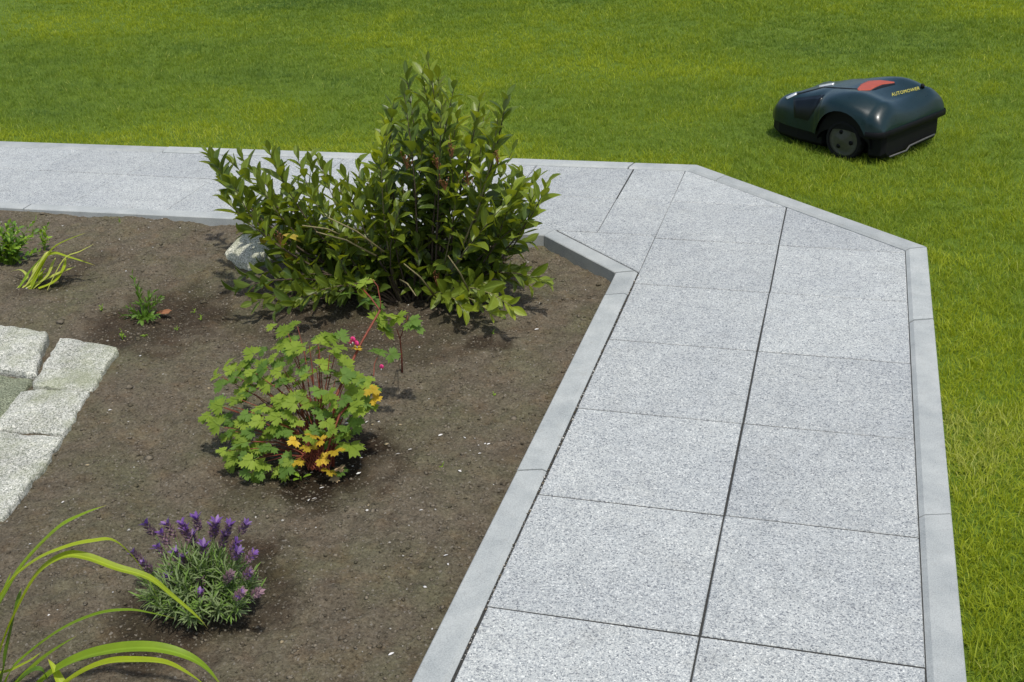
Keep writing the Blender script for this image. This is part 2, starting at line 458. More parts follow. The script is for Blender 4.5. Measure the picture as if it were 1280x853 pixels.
# ------------------------------------------------------------------ paving
path_poly = [tuple(p) for p in offset_poly(LAWN_OUT, KERB_W + 0.003)] + [tuple(p) for p in offset_poly(BED_OUT, -0.0065)][::-1]
def clip(poly, a, b):                              # keep the part of a convex polygon right of the line a -> b
    out = []
    a = Vector(a); b = Vector(b); d = b - a
    side = lambda p: d.x * (p[1] - a.y) - d.y * (p[0] - a.x)
    for i in range(len(poly)):
        p, q = poly[i], poly[(i + 1) % len(poly)]
        sp_, sq = side(p), side(q)
        if sp_ <= 0: out.append(p)
        if (sp_ < 0 < sq) or (sq < 0 < sp_):
            t = sp_ / (sp_ - sq)
            out.append((p[0] + (q[0] - p[0]) * t, p[1] + (q[1] - p[1]) * t))
    return out
def poly_area(p):
    return 0.5 * sum(p[i][0] * p[(i + 1) % len(p)][1] - p[(i + 1) % len(p)][0] * p[i][1] for i in range(len(p)))

path = link('garden_path', mk_mesh('garden_path', [(-9, 2.1, -0.0027), (-9, 3.2, -0.0027), (-3.77, 3.31, -0.0027), (-.869, 3.39, -0.0027), (0.02, 3.45, -0.0027), (1.02, 2.52, -0.0027), (1.02, -3.2, -0.0027), (-0.04, -3.2, -0.0027), (-0.04, 2.09, -0.0027), (-.44, 2.47, -0.0027), (-1.5, 2.45, -0.0027), (-3.1, 2.40, -0.0027)],
            [(0, 1, 2, 11), (11, 2, 3, 10), (10, 3, 4, 9), (9, 4, 5, 8), (8, 5, 6, 7)], M['sand'], False))
if path.data.polygons[0].normal.z < 0: path.data.flip_normals()
tag(path, 'grey paved garden path bending round the flower bed', kind='structure')

inner_l = offset_poly(LAWN_OUT, KERB_W + 0.003)
inner_b = offset_poly(BED_OUT, -0.0065)
def make_slab(poly, gap=(0.002, 0.002)):
    if len(poly) < 3: return
    if poly_area(poly) < 0: poly = poly[::-1]
    if poly_area(poly) < 0.006: return
    # drop near-duplicate corners
    q = [p for i, p in enumerate(poly) if (Vector(p) - Vector(poly[i - 1])).length > 0.004]
    if len(q) < 3: return
    n = len(q)
    c = Vector((sum(p[0] for p in q) / n, sum(p[1] for p in q) / n))
    inset = [tuple(p) for p in offset_poly_closed(q, 0.0026)]
    tilt = Vector((rnd.uniform(-1, 1), rnd.uniform(-1, 1))) * 0.0014
    dz = rnd.uniform(-0.0007, 0.0007)
    vs_ = []
    for ring, z in ((q, -0.045), (q, -0.0034), (inset, 0.0)):
        for p in ring:
            d = Vector(p) - c
            vs_.append((d.x, d.y, z + dz + (d.dot(tilt) if z > -0.04 else 0)))
    fs_ = [tuple(range(2 * n, 3 * n))]
    for r in range(2):
        for i in range(n):
            j = (i + 1) % n
            fs_.append((r * n + i, r * n + j, (r + 1) * n + j, (r + 1) * n + i))
    o = link('paving_slab', mk_mesh('paving_slab', vs_, fs_, M['slab'], False), path)
    o.location = (c.x, c.y, 0)
def offset_poly_closed(q, d):                      # inset a counter-clockwise polygon
    n = len(q); out = []
    for i in range(n):
        p = Vector(q[i]); a = (p - Vector(q[i - 1])).normalized(); b = (Vector(q[(i + 1) % n]) - p).normalized()
        na = Vector((-a.y, a.x)); nb = Vector((-b.y, b.x)); m_ = (na + nb)
        m_ = m_.normalized() if m_.length > 1e-6 else na
        out.append(p + m_ * (d / max(0.35, m_.dot(na))))
    return out
def lines(pl): return list(zip(pl[:-1], pl[1:]))
def slab_rect(x0, x1, y0, y1, gx0, gx1, gy):
    j = lambda: rnd.uniform(-0.0012, 0.0012)
    poly = [(x0 + gx0 + j(), y0 + gy + j()), (x1 - gx1 + j(), y0 + gy + j()), (x1 - gx1 + j(), y1 - gy + j()), (x0 + gx0 + j(), y1 - gy + j())]
    for a, b in lines(inner_l): poly = clip(poly, a, b) if poly else poly
    if x1 <= 0.0 + 1e-6:                            # the left arm: stay on the path side of the bed kerb
        if y1 < 2.53: poly = clip(poly, inner_b[4], inner_b[3])
        elif x1 < -0.2 and x0 < -0.4:
            for a, b in lines(inner_b)[:3]:
                if a.x < x1 - 0.1 and b.x > x0 + 0.1: poly = clip(poly, b, a) if poly else poly
    if poly: make_slab(poly)
GX = 0.0021
rows_y = [-3.0, -2.5, -2.0, -1.5, -1.0, -0.5, 0.0, 0.5, 1.0, 1.5, 2.0, 2.49, 2.955, 3.6]
for k in range(len(rows_y) - 1):
    y0, y1 = rows_y[k], rows_y[k + 1]
    slab_rect(-0.0015, 0.5, y0, y1, 0.0, GX, 0.0024)
    slab_rect(0.5, 0.999, y0, y1, GX, 0.0, 0.0024)
# the arm to the left: slabs stand in rows of 0.5, starting with half slabs at the bend
slab_rect(-0.25, 0.0, 2.955, 3.6, 0.0018, 0.0020, 0.001)
slab_rect(-0.25, 0.0, 2.514, 2.955, 0.0018, 0.0020, 0.001)
slab_rect(-0.70, 0.0, 2.02, 2.513, 0.002, 0.003, 0.0016)
for k in range(17):
    x1 = -0.25 - 0.5 * k
    slab_rect(x1 - 0.5, x1, 2.40 - 0.004 * k - (0.25 if k > 5 else 0), 2.952 - 0.004 * k, 0.0004, 0.0004, 0.0003)
    xb = x1 - 0.48
    slab_rect(xb - 0.5, xb, 2.952 - 0.004 * k, 3.6, 0.0004, 0.0004, 0.0003)
slab_rect(-0.73, -0.25, 2.952, 3.6, 0.0022, 0.0022, 0.0014)

# ------------------------------------------------------------------ kerbs
def kerb(name, label, edge, cuts, chamfer_right, top, depth=0.20):
    """edge: polyline of the left edge (walking direction); stones of width KERB_W to its right; cuts: distances where stones end."""
    root = empty(name, (edge[0][0], edge[0][1], 0))
    tag(root, label, 'kerb')
    L = [Vector(p) for p in edge]; 
    lens = [0]
    for a, b in zip(L[:-1], L[1:]): lens.append(lens[-1] + (b - a).length)
    c = 0.013
    g = 0.0028
    # cross profile: (offset to the right, z)
    if chamfer_right: prof = [(0, -depth), (0, top - 0.003), (0.003, top), (KERB_W - c, top), (KERB_W, top - c * 0.62), (KERB_W, -depth)]
    else: prof = [(0, -depth), (0, top - c * 0.62), (c, top), (KERB_W - 0.003, top), (KERB_W, top - 0.003), (KERB_W, -depth)]
    offs = [offset_poly(edge, w) for w, z in prof]
    def at(s, k):
        for i in range(len(lens) - 1):
            if s <= lens[i + 1] + 1e-9 or i == len(lens) - 2:
                t = (s - lens[i]) / (lens[i + 1] - lens[i])
                return offs[k][i].lerp(offs[k][i + 1], t)
    stops = sorted(set([round(x, 4) for x in cuts]))
    for a, b in zip(stops[:-1], stops[1:]):
        ss = [a + g] + [x for x in lens if a + 0.01 < x < b - 0.01] + [b - g]
        vs_, fs_ = [], []
        dz = rnd.uniform(-0.0012, 0.0012)
        tl = rnd.uniform(-0.0015, 0.0015)
        lj = (rnd.uniform(-.0014, .0014), rnd.uniform(-.0014, .0014))
        m_ = len(prof)
        mid = at(0.5 * (a + b), 2)
        for si, s in enumerate(ss):
            for k, (w, z) in enumerate(prof):
                p = at(s, k)
                vs_.append((p.x - mid.x + lj[0], p.y - mid.y + lj[1], z + dz + tl * (s - 0.5 * (a + b)) / max(0.3, b - a)))
        for i in range(len(ss) - 1):
            for k in range(m_ - 1):
                fs_.append((i * m_ + k, (i + 1) * m_ + k, (i + 1) * m_ + k + 1, i * m_ + k + 1))
        fs_.append(tuple(range(m_)))
        e = (len(ss) - 1) * m_
        fs_.append(tuple(range(e, e + m_))[::-1])
        me = mk_mesh('kerbstone', vs_, fs_, M['kerb'], False)
        import bmesh
        bm = bmesh.new(); bm.from_mesh(me); bmesh.ops.recalc_face_normals(bm, faces=bm.faces); bm.to_mesh(me); bm.free()
        o = link('kerbstone', me, root)
        o.location = (mid.x - edge[0][0], mid.y - edge[0][1], 0)
    return root
def dist_along(edge, i, extra=0.0):
    return sum((Vector(edge[k + 1]) - Vector(edge[k])).length for k in range(i)) + extra
dl = lambda i, e=0: dist_along(LAWN_OUT, i, e)
cuts = [dl(4, 0.21), dl(5), dl(5, 0.694), dl(5, 1.93), dl(5, 3.17), dl(5, 4.41), dl(6)]
s = dl(4) - 0.30
cuts.append(s)
while s > 1.3: s -= 1.245; cuts.append(s)
cuts.append(0.0)
kerb('kerb', 'long grey concrete kerb along the outer edge of the path, beside the lawn', LAWN_OUT, cuts, True, 0.007)
db = lambda i, e=0: dist_along(BED_OUT, i, e)
cuts = [db(3), db(4), db(4, 0.222), db(4, 1.49), db(4, 2.73), db(4, 3.97), db(5)]
s = db(3)
while s > 1.3: s -= 1.25; cuts.append(s)
cuts.append(0.0)
# stones of this kerb lie on the bed side of BED_OUT
kerb('kerb', 'grey concrete kerb round the soil bed, on the inner edge of the path', BED_OUT, cuts, False, 0.008)

# ------------------------------------------------------------------ flower bed
DAMP_SHADE = [(G(415, 585, -.04), 0.16, 1.0), (G(330, 592, -.04), 0.13, .55), (G(290, 735, -.04), 0.15, .8), (G(215, 780, -.04), 0.14, .75),
        (G(205, 402, -.04), 0.22, .75), (G(440, 385, -.04), 0.35, .6), (G(530, 400, -.04), 0.25, .5), (G(70, 345, -.04), 0.16, .5), (G(600, 430, -.05), 0.05, .8), (G(628, 434, -.05), 0.045, .7)]  # damp soil by the plants, plus their shade painted into the soil colour
def damp_shade_at(x, y):
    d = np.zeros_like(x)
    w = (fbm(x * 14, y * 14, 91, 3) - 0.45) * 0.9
    for c, r, a in DAMP_SHADE:
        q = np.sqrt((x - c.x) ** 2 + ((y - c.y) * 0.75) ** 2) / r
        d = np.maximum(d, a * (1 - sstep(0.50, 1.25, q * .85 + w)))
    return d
def flower_bed():
    bed_poly = [tuple(p) for p in BED_IN] + [(-9.0, -3.2)]
    xs = np.arange(-2.75, -0.06, 0.0078); ys = np.arange(-0.75, 2.49, 0.0078)
    xs = np.concatenate([np.arange(-8.0, -2.75, 0.08), xs]); ys = np.concatenate([np.arange(-3.0, -0.75, 0.08), ys])
    X, Y = np.meshgrid(xs, ys)
    Z = bed_height(X, Y)
    D = damp_shade_at(X, Y)
    Z = Z - 0.010 * D
    ny, nx = X.shape
    co = np.stack([X.ravel(), Y.ravel(), Z.ravel()], 1)
    idx = np.arange(ny * nx).reshape(ny, nx)
    q = np.stack([idx[:-1, :-1], idx[:-1, 1:], idx[1:, 1:], idx[1:, :-1]], -1).reshape(-1, 4)
    cen = co[q].mean(1)
    grow = [tuple(p) for p in offset_poly(BED_OUT, 0.045)] + [(-9.0, -3.2)]
    q = q[in_poly(cen[:, 0], cen[:, 1], grow)]
    used = np.unique(q); remap = -np.ones(len(co), int); remap[used] = np.arange(len(used))
    co = co[used]; q = remap[q]
    me = bpy.data.meshes.new('flower_bed')
    me.vertices.add(len(co)); me.vertices.foreach_set('co', co.ravel())
    me.loops.add(q.size); me.loops.foreach_set('vertex_index', q.ravel().astype(np.int32))
    me.polygons.add(len(q)); me.polygons.foreach_set('loop_start', np.arange(0, q.size, 4, dtype=np.int32))
    me.polygons.foreach_set('use_smooth', np.ones(len(q), bool))
    me.materials.append(M['soil'])
    at = me.attributes.new('damp_shade', 'FLOAT', 'POINT'); at.data.foreach_set('value', D.ravel()[used].astype(np.float32))
    me.update(calc_edges=True)
    o = link('flower_bed', me)
    tag(o, 'bare brown soil of the flower bed inside the path', kind='structure')
flower_bed()

def np_mesh(name, co, tris, mats, smooth=False, midx=None, attrs=None):
    me = bpy.data.meshes.new(name)
    me.vertices.add(len(co)); me.vertices.foreach_set('co', np.ascontiguousarray(co, np.float32).ravel())
    k = tris.shape[1]
    me.loops.add(tris.size); me.loops.foreach_set('vertex_index', np.ascontiguousarray(tris, np.int32).ravel())
    me.polygons.add(len(tris)); me.polygons.foreach_set('loop_start', np.arange(0, tris.size, k, dtype=np.int32))
    if smooth: me.polygons.foreach_set('use_smooth', np.ones(len(tris), bool))
    for m_ in (mats if isinstance(mats, (list, tuple)) else [mats]): me.materials.append(m_)
    if midx is not None: me.polygons.foreach_set('material_index', np.ascontiguousarray(midx, np.int32))
    for an, av in (attrs or {}).items():
        a_ = me.attributes.new(an, 'FLOAT', 'POINT'); a_.data.foreach_set('value', np.ascontiguousarray(av, np.float32))
    me.update(calc_edges=True)
    return me

def scatter_lumps(name, n, size, mats, label, seed, flat=0.7, sink=0.25, spots=None, elong=0.5):
    R_ = np.random.RandomState(seed)
    bed_poly = [tuple(p) for p in BED_IN] + [(-9.0, -3.2)]
    x = R_.uniform(-3.0, -0.09, n * 2); y = R_.uniform(-0.8, 2.44, n * 2)
    ok = in_poly(x, y, bed_poly); x, y = x[ok][:n], y[ok][:n]; n = len(x)
    z = bed_height(x, y) - 0.01 * damp_shade_at(x, y)
    if spots is not None: x, y, z = spots; n = len(x)
    base = np.array([(1, 0, 0), (-1, 0, 0), (0, 1, 0), (0, -1, 0), (0, 0, 1), (0, 0, -1), (.7, .7, .35), (-.7, .7, .3), (-.7, -.7, .35), (.7, -.7, .3)], float)
    tri = np.array([(0, 6, 4), (6, 2, 4), (2, 7, 4), (7, 1, 4), (1, 8, 4), (8, 3, 4), (3, 9, 4), (9, 0, 4), (6, 0, 5), (2, 6, 5), (7, 2, 5), (1, 7, 5), (8, 1, 5), (3, 8, 5), (9, 3, 5), (0, 9, 5)])
    s = size * np.exp(R_.normal(0, 0.5, n))
    s = np.clip(s, size * 0.35, size * 2.6)
    jit = R_.uniform(0.6, 1.2, (n, 10, 1))
    p = base[None] * jit
    sx = 1 + R_.uniform(-elong, elong, n)
    p[:, :, 0] *= sx[:, None]; p[:, :, 2] *= flat
    a = R_.uniform(0, 2 * PI, n); c, s_ = np.cos(a)[:, None], np.sin(a)[:, None]
    px, py = p[:, :, 0] * c - p[:, :, 1] * s_, p[:, :, 0] * s_ + p[:, :, 1] * c
    p = np.stack([px, py, p[:, :, 2]], -1) * s[:, None, None]
    p += np.stack([x, y, z + s * flat * (0.5 - sink)], -1)[:, None, :]
    t = (tri[None] + (np.arange(n) * 10)[:, None, None]).reshape(-1, 3)
    mi = np.repeat(R_.randint(0, len(mats), n), len(tri))
    o = link(name, np_mesh(name, p.reshape(-1, 3), t, mats, False, mi))
    tag(o, label, kind='stuff')
scatter_lumps('soil_crumbs', 30000, 0.0024, [M['soil'], M['crumb'], M['crumb']], 'loose brown crumbs of soil strewn over the flower bed', 5)
scatter_lumps('soil_clods', 700, 0.0055, [M['soil'], M['soil'], M['crumb']], 'larger clods of soil lying on the flower bed', 12, 0.6, 0.35)
scatter_lumps('pebbles', 420, 0.0022, [M['pebble'], M['pebble'], M['pebble'], M['white']], 'tiny pale pebbles and grit scattered on the soil', 6, 0.6, 0.2)
scatter_lumps('plant_litter', 170, 0.0034, [M['straw']], 'bits of dry straw and twig lying on the soil', 8, 0.12, -0.6, elong=0.1)

ng = 420
gy_ = NR.uniform(-0.8, 2.09, ng); gx_ = NR.normal(-0.0040, 0.0016, ng) + 0.006 * (NR.rand(ng) < .06)
scatter_lumps('joint_grit', ng, 0.0017, [M['crumb'], M['pebble'], M['soil']], 'crumbs of soil and grit in the joint along the inner kerb', 15, 0.8, 0.1, (gx_, gy_, np.where(gx_ > 0.0015, 0.0, -0.0015)))
# a few larger litter pieces seen singly
def petal_mesh(name, L, W, mat, seed=0):
    r = random.Random(seed); vs_, fs_ = [], []
    rows = 4
    for i in range(rows + 1):
        t = i / rows; w = W * math.sin(PI * min(0.97, 0.08 + 0.9 * t)) ** 0.8
        h = 0.25 * L * math.sin(PI * t) * 0.5
        vs_ += [(t * L - L / 2, -w, h * .6), (t * L - L / 2, 0, h), (t * L - L / 2, w, h * .55)]
    for i in range(rows):
        for k in range(2):
            a = i * 3 + k; fs_.append((a, a + 1, a + 4, a + 3))
    return mk_mesh(name, vs_, fs_, mat)
pet = petal_mesh('petal', 0.026, 0.0055, M['white'])
litter = MB()
for (u, v, a, s_) in [(449, 597, .6, 1.2), (403, 615, .4, 1.1), (394, 630, .2, 1), (387, 632, 1.2, .9), (434, 532, 0, 1), (459, 532, .9, 1), (551, 548, .5, 1.2), (581, 553, 2.2, .9), (611, 559, .5, .9), (513, 565, .3, 1),
                      (498, 572, .1, 1), (575, 594, 2.4, 1), (600, 572, .2, .8), (671, 414, .3, 1.3), (452, 578, .1, .8), (558, 702, .4, 1), (527, 645, .2, .8), (490, 826, .6, 1.2), (390, 596, .4, .6), (22, 290, .1, .7), (125, 277, .1, .9), (190, 288, .1, .6), (258, 318, .1, .6), (139, 520, .3, .9), (206, 480, .2, .7), (80, 633, 1, .8), (40, 690, .5, .6)]:
    p = G(u, v, -0.045); z = bed_h(p.x, p.y) + 0.004
    R_ = Matrix.Rotation(a + .3, 4, 'Z') @ Matrix.Rotation(rnd.uniform(-.3, .3), 4, 'X')
    litter.add([Vector((p.x, p.y, z)) + R_ @ (v_.co * s_ * .48) for v_ in pet.vertices], [tuple(f.vertices) for f in pet.polygons])
o = litter.build('fallen_petals', M['white']); tag(o, 'white petals fallen on the bare soil', kind='stuff')

# ------------------------------------------------------------------ grass
def grass():
    R_ = np.random.RandomState(3)
    edge = [tuple(p) for p in offset_poly(LAWN_OUT, -0.012)]
    lawn_poly = edge + [(60, -3.2), (60, 60), (-60, 60), (-60, 3.2)]
    def dens(x, y):
        dd = np.sqrt((x - 0.73) ** 2 + (y + 2.25) ** 2 + 3.2)
        f = 29000 * (3.3 / np.maximum(dd, 3.3)) ** 1.35
        out = np.maximum(np.maximum(x - 2.2 - 0.12 * (y - 2), -4.0 - 0.42 * (y - 3) - x), 0)     # thins out beyond the sides of the view
        return f * np.maximum(0.06, np.exp(-(out / 0.7) ** 2)) * np.maximum(0.1, np.exp(-(np.maximum(y - 10.0, 0) / 1.5) ** 2))
    parts_ = []
    for (x0, x1, y0, y1) in [(1.05, 2.2, -0.7, 2.3), (2.2, 4.5, -0.7, 2.3), (-5, 3, 2.3, 4.5), (-6, 3, 4.5, 6.5), (-8, 4, 6.5, 11), (3, 6, 2.3, 6.5), (-10, -5, 2.9, 4.5), (-11, -6, 4.5, 6.5), (4, 8, 6.5, 11), (-12, -8, 6.5, 11), (-10, 8, 11, 15)]:
        gx, gy = np.meshgrid(np.linspace(x0, x1, 12), np.linspace(y0, y1, 12))
        mx_ = dens(gx, gy).max() * 1.08
        nc = int((x1 - x0) * (y1 - y0) * mx_ / 7)
        cx = R_.uniform(x0, x1, nc); cy = R_.uniform(y0, y1, nc)
        keep = R_.rand(nc) < dens(cx, cy) / mx_
        cx, cy = cx[keep], cy[keep]
        th = R_.rand(len(cx))
        x = np.repeat(cx, 7) + R_.normal(0, 0.017, len(cx) * 7); y = np.repeat(cy, 7) + R_.normal(0, 0.017, len(cx) * 7)
        parts_.append(np.stack([x, y, np.repeat(th, 7)], 1))
    P = np.concatenate(parts_)
    P = P[in_poly(P[:, 0], P[:, 1], lawn_poly)]
    x, y, tuft = P[:, 0], P[:, 1], P[:, 2]
    n = len(x)
    z = lawn_height(x, y) - 0.004
    patch = fbm(x * 0.75, y * 0.9, 41, 4)
    patch2 = fbm(x * 3.2, y * 3.4, 52, 3)
    far = sstep(4.0, 9.0, y)
    H = (0.030 + 0.010 * (patch2 - 0.45) * 2 + 0.006 * (tuft - 0.5)) * np.exp(R_.normal(0, 0.24, n))
    # wheels of the mower press nothing: the grass under its body is cut a little lower
    mc = np.array([0.80, 4.10]); H = np.where((x - mc[0]) ** 2 + (y - mc[1]) ** 2 < 0.2 ** 2, H * 0.75, H)
    wdt = (0.0010 + 0.0008 * R_.rand(n)) * (1 + 1.0 * far)
    a = R_.uniform(0, 2 * PI, n)
    lean = np.abs(R_.normal(0.62, 0.36, n))
    d = np.stack([np.cos(a), np.sin(a)], 1)
    wind = np.stack([0.25 * (fbm(x * 2, y * 2, 61, 2) - 0.4), 0.25 * (fbm(x * 2, y * 2, 62, 2) - 0.4)], 1)
    face = R_.uniform(0, 2 * PI, n)
    wv = np.stack([np.cos(face), np.sin(face)], 1) * wdt[:, None]
    base = np.stack([x, y, z], 1)
    def at(t):
        off = (d * lean[:, None] + wind) * (H * t ** 1.7)[:, None]
        zz = H * t * np.maximum(0.35, 1 - 0.28 * lean * t)
        return base + np.concatenate([off, zz[:, None]], 1)
    b = at(0.0); m_ = at(0.55); t_ = at(1.0)
    w3 = np.concatenate([wv, np.zeros((n, 1))], 1)
    co = np.stack([b - w3, b + w3, m_ - w3 * 0.85, m_ + w3 * 0.85, t_], 1)
    tri = np.array([(0, 1, 3), (0, 3, 2), (2, 3, 4)])
    T = (tri[None] + (np.arange(n) * 5)[:, None, None]).reshape(-1, 3)
    tone = 0.44 + 1.0 * (patch - 0.47) + 0.50 * (patch2 - 0.45) + 0.16 * (tuft - 0.5) + R_.normal(0, 0.06, n)
    tone = np.where(R_.rand(n) < 0.02, 1.0, tone)
    edge_y = sstep(0.55, 0.0, np.minimum(np.abs(x - 1.07) + (y > 2.6) * 9, np.abs(y - 3.45) + (x > 0.2) * 9))
    tone = np.clip(tone + 0.30 * edge_y - 0.10 * far, 0, 1)
    tone5 = np.repeat(tone, 5)
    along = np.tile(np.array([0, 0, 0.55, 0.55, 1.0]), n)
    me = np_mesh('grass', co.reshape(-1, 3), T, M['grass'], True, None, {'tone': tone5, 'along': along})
    o = link('grass', me)
    tag(o, 'dense short yellowish green grass of the mown lawn', 'grass', kind='stuff')
grass()

# ------------------------------------------------------------------ granite stones at the left edge
def rough_block(outline, z_top, depth, seed, mat, parent, name='paving_stone', dome=0.004, rough=0.006, tilt=(0, 0)):
    """outline: ground points (x, y) counter-clockwise; top is an uneven grid-like fan, edges are chipped."""
    r = np.random.RandomState(seed)
    pts = []
    n0 = len(outline)
    for i in range(n0):
        a = Vector(outline[i]); b = Vector(outline[(i + 1) % n0]); L = (b - a).length
        k = max(2, int(L / 0.022))
        for j in range(k):
            p = a.lerp(b, j / k)
            nrm = Vector((b.y - a.y, a.x - b.x)).normalized()
            w = rough * (r.rand() + 0.35) * 1.3 + 0.012 * (float(vnoise(np.array([p.x * 22]), np.array([p.y * 22]), seed)[0]) - 0.5)
            pts.append(p + nrm * w)
    n = len(pts)
    c = Vector((sum(p.x for p in pts) / n, sum(p.y for p in pts) / n))
    rings = [(1.0, -depth), (1.010, -0.014), (0.996, -0.004), (0.972, 0.0), (0.86, dome * .5), (0.7, dome * .8), (0.5, dome), (0.27, dome)]
    vs_, fs_ = [], []
    for ri, (sc, z) in enumerate(rings):
        for p in pts:
            q = c + (p - c) * sc
            zz = z
            if ri >= 1:
                zz += rough * 1.6 * (float(fbm(np.array([q.x * 16]), np.array([q.y * 16]), seed + 3, 3)[0]) - 0.45) + rough * .7 * (r.rand() - .5)
                zz += (q - c).dot(Vector(tilt))
            vs_.append((q.x, q.y, z_top + zz))
    vs_.append((c.x, c.y, z_top + dome))
    for k in range(len(rings) - 1):
        for i in range(n):
            j = (i + 1) % n
            fs_.append((k * n + i, k * n + j, (k + 1) * n + j, (k + 1) * n + i))
    e = (len(rings) - 1) * n
    for i in range(n): fs_.append((e + i, e + (i + 1) % n, len(vs_) - 1))
    base = parent.location if parent is not None else Vector((c.x, c.y, z_top - depth))
    vs_ = [Vector(v) - base for v in vs_]
    o = link(name, mk_mesh(name, vs_, fs_, mat, False), parent)
    if parent is None: o.location = base
    return o
sp0 = G(40, 500, -0.03)
stones = tag(empty('stone_path', (sp0.x, sp0.y, -0.06)), 'rough pale granite stones set in the soil at the left edge', 'stone path')
ZS = -0.012
def img_poly(l, z=ZS): 
    q = [G(u, v, z) for u, v in l]
    q = [(p.x, p.y) for p in q]
    return q if poly_area(q) > 0 else q[::-1]
rough_block(img_poly([(79, 426), (146, 438), (113, 488), (42, 482)]), ZS + 0.008, 0.09, 1, M['granite'], stones, tilt=(0.0, 0.03))
rough_block(img_poly([(-60, 408), (8, 413), (57, 420), (41, 467), (-70, 452)]), ZS + 0.012, 0.10, 2, M['granite'], stones, tilt=(-0.02, 0.04))
rough_block(img_poly([(30, 489), (112, 489), (78, 541), (-8, 534)]), ZS, 0.09, 3, M['granite'], stones)
rough_block(img_poly([(-14, 538), (76, 545), (0, 645), (-90, 640)]), ZS - 0.004, 0.09, 4, M['granite'], stones)
rough_block(img_poly([(-80, 457), (38, 470), (24, 492), (-16, 533), (-120, 530)]), ZS - 0.010, 0.07, 5, M['granite_grey'], stones, tilt=(0.0, -0.02))
rough_block(img_poly([(-110, 535), (-22, 542), (-96, 640), (-190, 632)]), ZS - 0.008, 0.09, 6, M['granite'], stones)
rough_block(img_poly([(-94, 646), (-4, 650), (-70, 752), (-190, 742)]), ZS - 0.006, 0.09, 7, M['granite'], stones)

# boulder behind the shrub
def boulder():
    p = G(316, 322, -0.03)
    root = Vector((p.x, p.y, bed_h(p.x, p.y) - 0.02))
    import bmesh
    bm = bmesh.new(); bmesh.ops.create_icosphere(bm, subdivisions=4, radius=1.0)
    for v in bm.verts:
        c = v.co.copy()
        # flat, wedge-like stone: cut by planes
        for nrm, d in (((-.10, -.55, 1), .26), ((-.5, -.9, .15), .62), ((.8, -.5, .3), .70), ((-.8, .3, .35), .74), ((.2, 1, .2), .62), ((0.1, -.9, .55), .55)):
            nn = Vector(nrm).normalized(); k = v.co.dot(nn)
            if k > d: v.co -= nn * (k - d) * 0.93
        nz = float(fbm(np.array([c.x * 3.1 + c.z]), np.array([c.y * 3.1 - c.z * 1.7]), 77, 4)[0]) - 0.45
        v.co *= 1 + 0.16 * nz
        v.co.x *= 0.125; v.co.y *= 0.14; v.co.z *= 0.15
        v.co.z += 0.03
    me = bpy.data.meshes.new('boulder'); bm.to_mesh(me); bm.free(); me.materials.append(M['granite_pale'])
    o = link('boulder', me); o.location = root
    tag(o, 'pale lichen-covered rock half hidden by the left side of the big shrub', 'rock')
boulder()

# ------------------------------------------------------------------ leaves
def leaf_mesh(name, mat, width=0.36, fold=0.10, droop=0.18, rows=((0, .04), (.14, .45), (.36, .92), (.6, 1.0), (.82, .66), (.94, .3), (1.0, 0.02)), wave=0.0, seed=0):
    r = random.Random(seed); vs_, fs_ = [], []
    for i, (t, w) in enumerate(rows):
        z = -droop * t * t
        hw = 0.5 * width * w
        k = wave * math.sin(i * 2.1 + seed)
        vs_ += [(-hw, t, z + fold * w * width + k * .5), (0, t, z), (hw, t, z + fold * w * width - k)]
    for i in range(len(rows) - 1):
        for k in range(2):
            a = i * 3 + k; fs_.append((a, a + 1, a + 4, a + 3))
    me = mk_mesh(name, vs_, fs_, mat)
    at_ = me.attributes.new('rib', 'FLOAT', 'POINT'); at_.data.foreach_set('value', [0.0, 1.0, 0.0] * len(rows))
    return me
def frame(d, up):
    """rotation whose Y axis is d and whose Z axis is near up"""
    y = d.normalized(); z = (up - y * up.dot(y))
    if z.length < 1e-5: z = y.orthogonal()
    z.normalize(); x = y.cross(z)
    return Matrix((x, y, z)).transposed()
def join_instances(name, inst, parent, mats):
    """inst: list of (mesh, Matrix relative to the parent, material index) -> one mesh"""
    cos, fcs, mi, ribs = [], [], [], []
    off = 0
    cache = {}
    for me, mx, m_ in inst:
        if me.name not in cache:
            a = np.empty(len(me.vertices) * 3); me.vertices.foreach_get('co', a)
            rb_ = np.zeros(len(me.vertices))
            if 'rib' in me.attributes: me.attributes['rib'].data.foreach_get('value', rb_)
            cache[me.name] = (a.reshape(-1, 3), [tuple(p.vertices) for p in me.polygons], rb_)
        a, f, rb_ = cache[me.name]; ribs.append(rb_)
        A = np.array(mx)
        cos.append(a @ A[:3, :3].T + A[:3, 3])
        fcs += [tuple(i + off for i in q) for q in f]; mi += [m_] * len(f)
        off += len(a)
    me = mk_mesh(name, np.concatenate(cos).tolist(), fcs, mats, True, mi)
    at_ = me.attributes.new('rib', 'FLOAT', 'POINT'); at_.data.foreach_set('value', np.concatenate(ribs).astype(np.float32))
    return tag(link(name, me, parent), kind='stuff')
def bez(a, b, c, t): return a * (1 - t) ** 2 + b * 2 * t * (1 - t) + c * t * t
def bez_d(a, b, c, t): return ((b - a) * (1 - t) + (c - b) * t) * 2

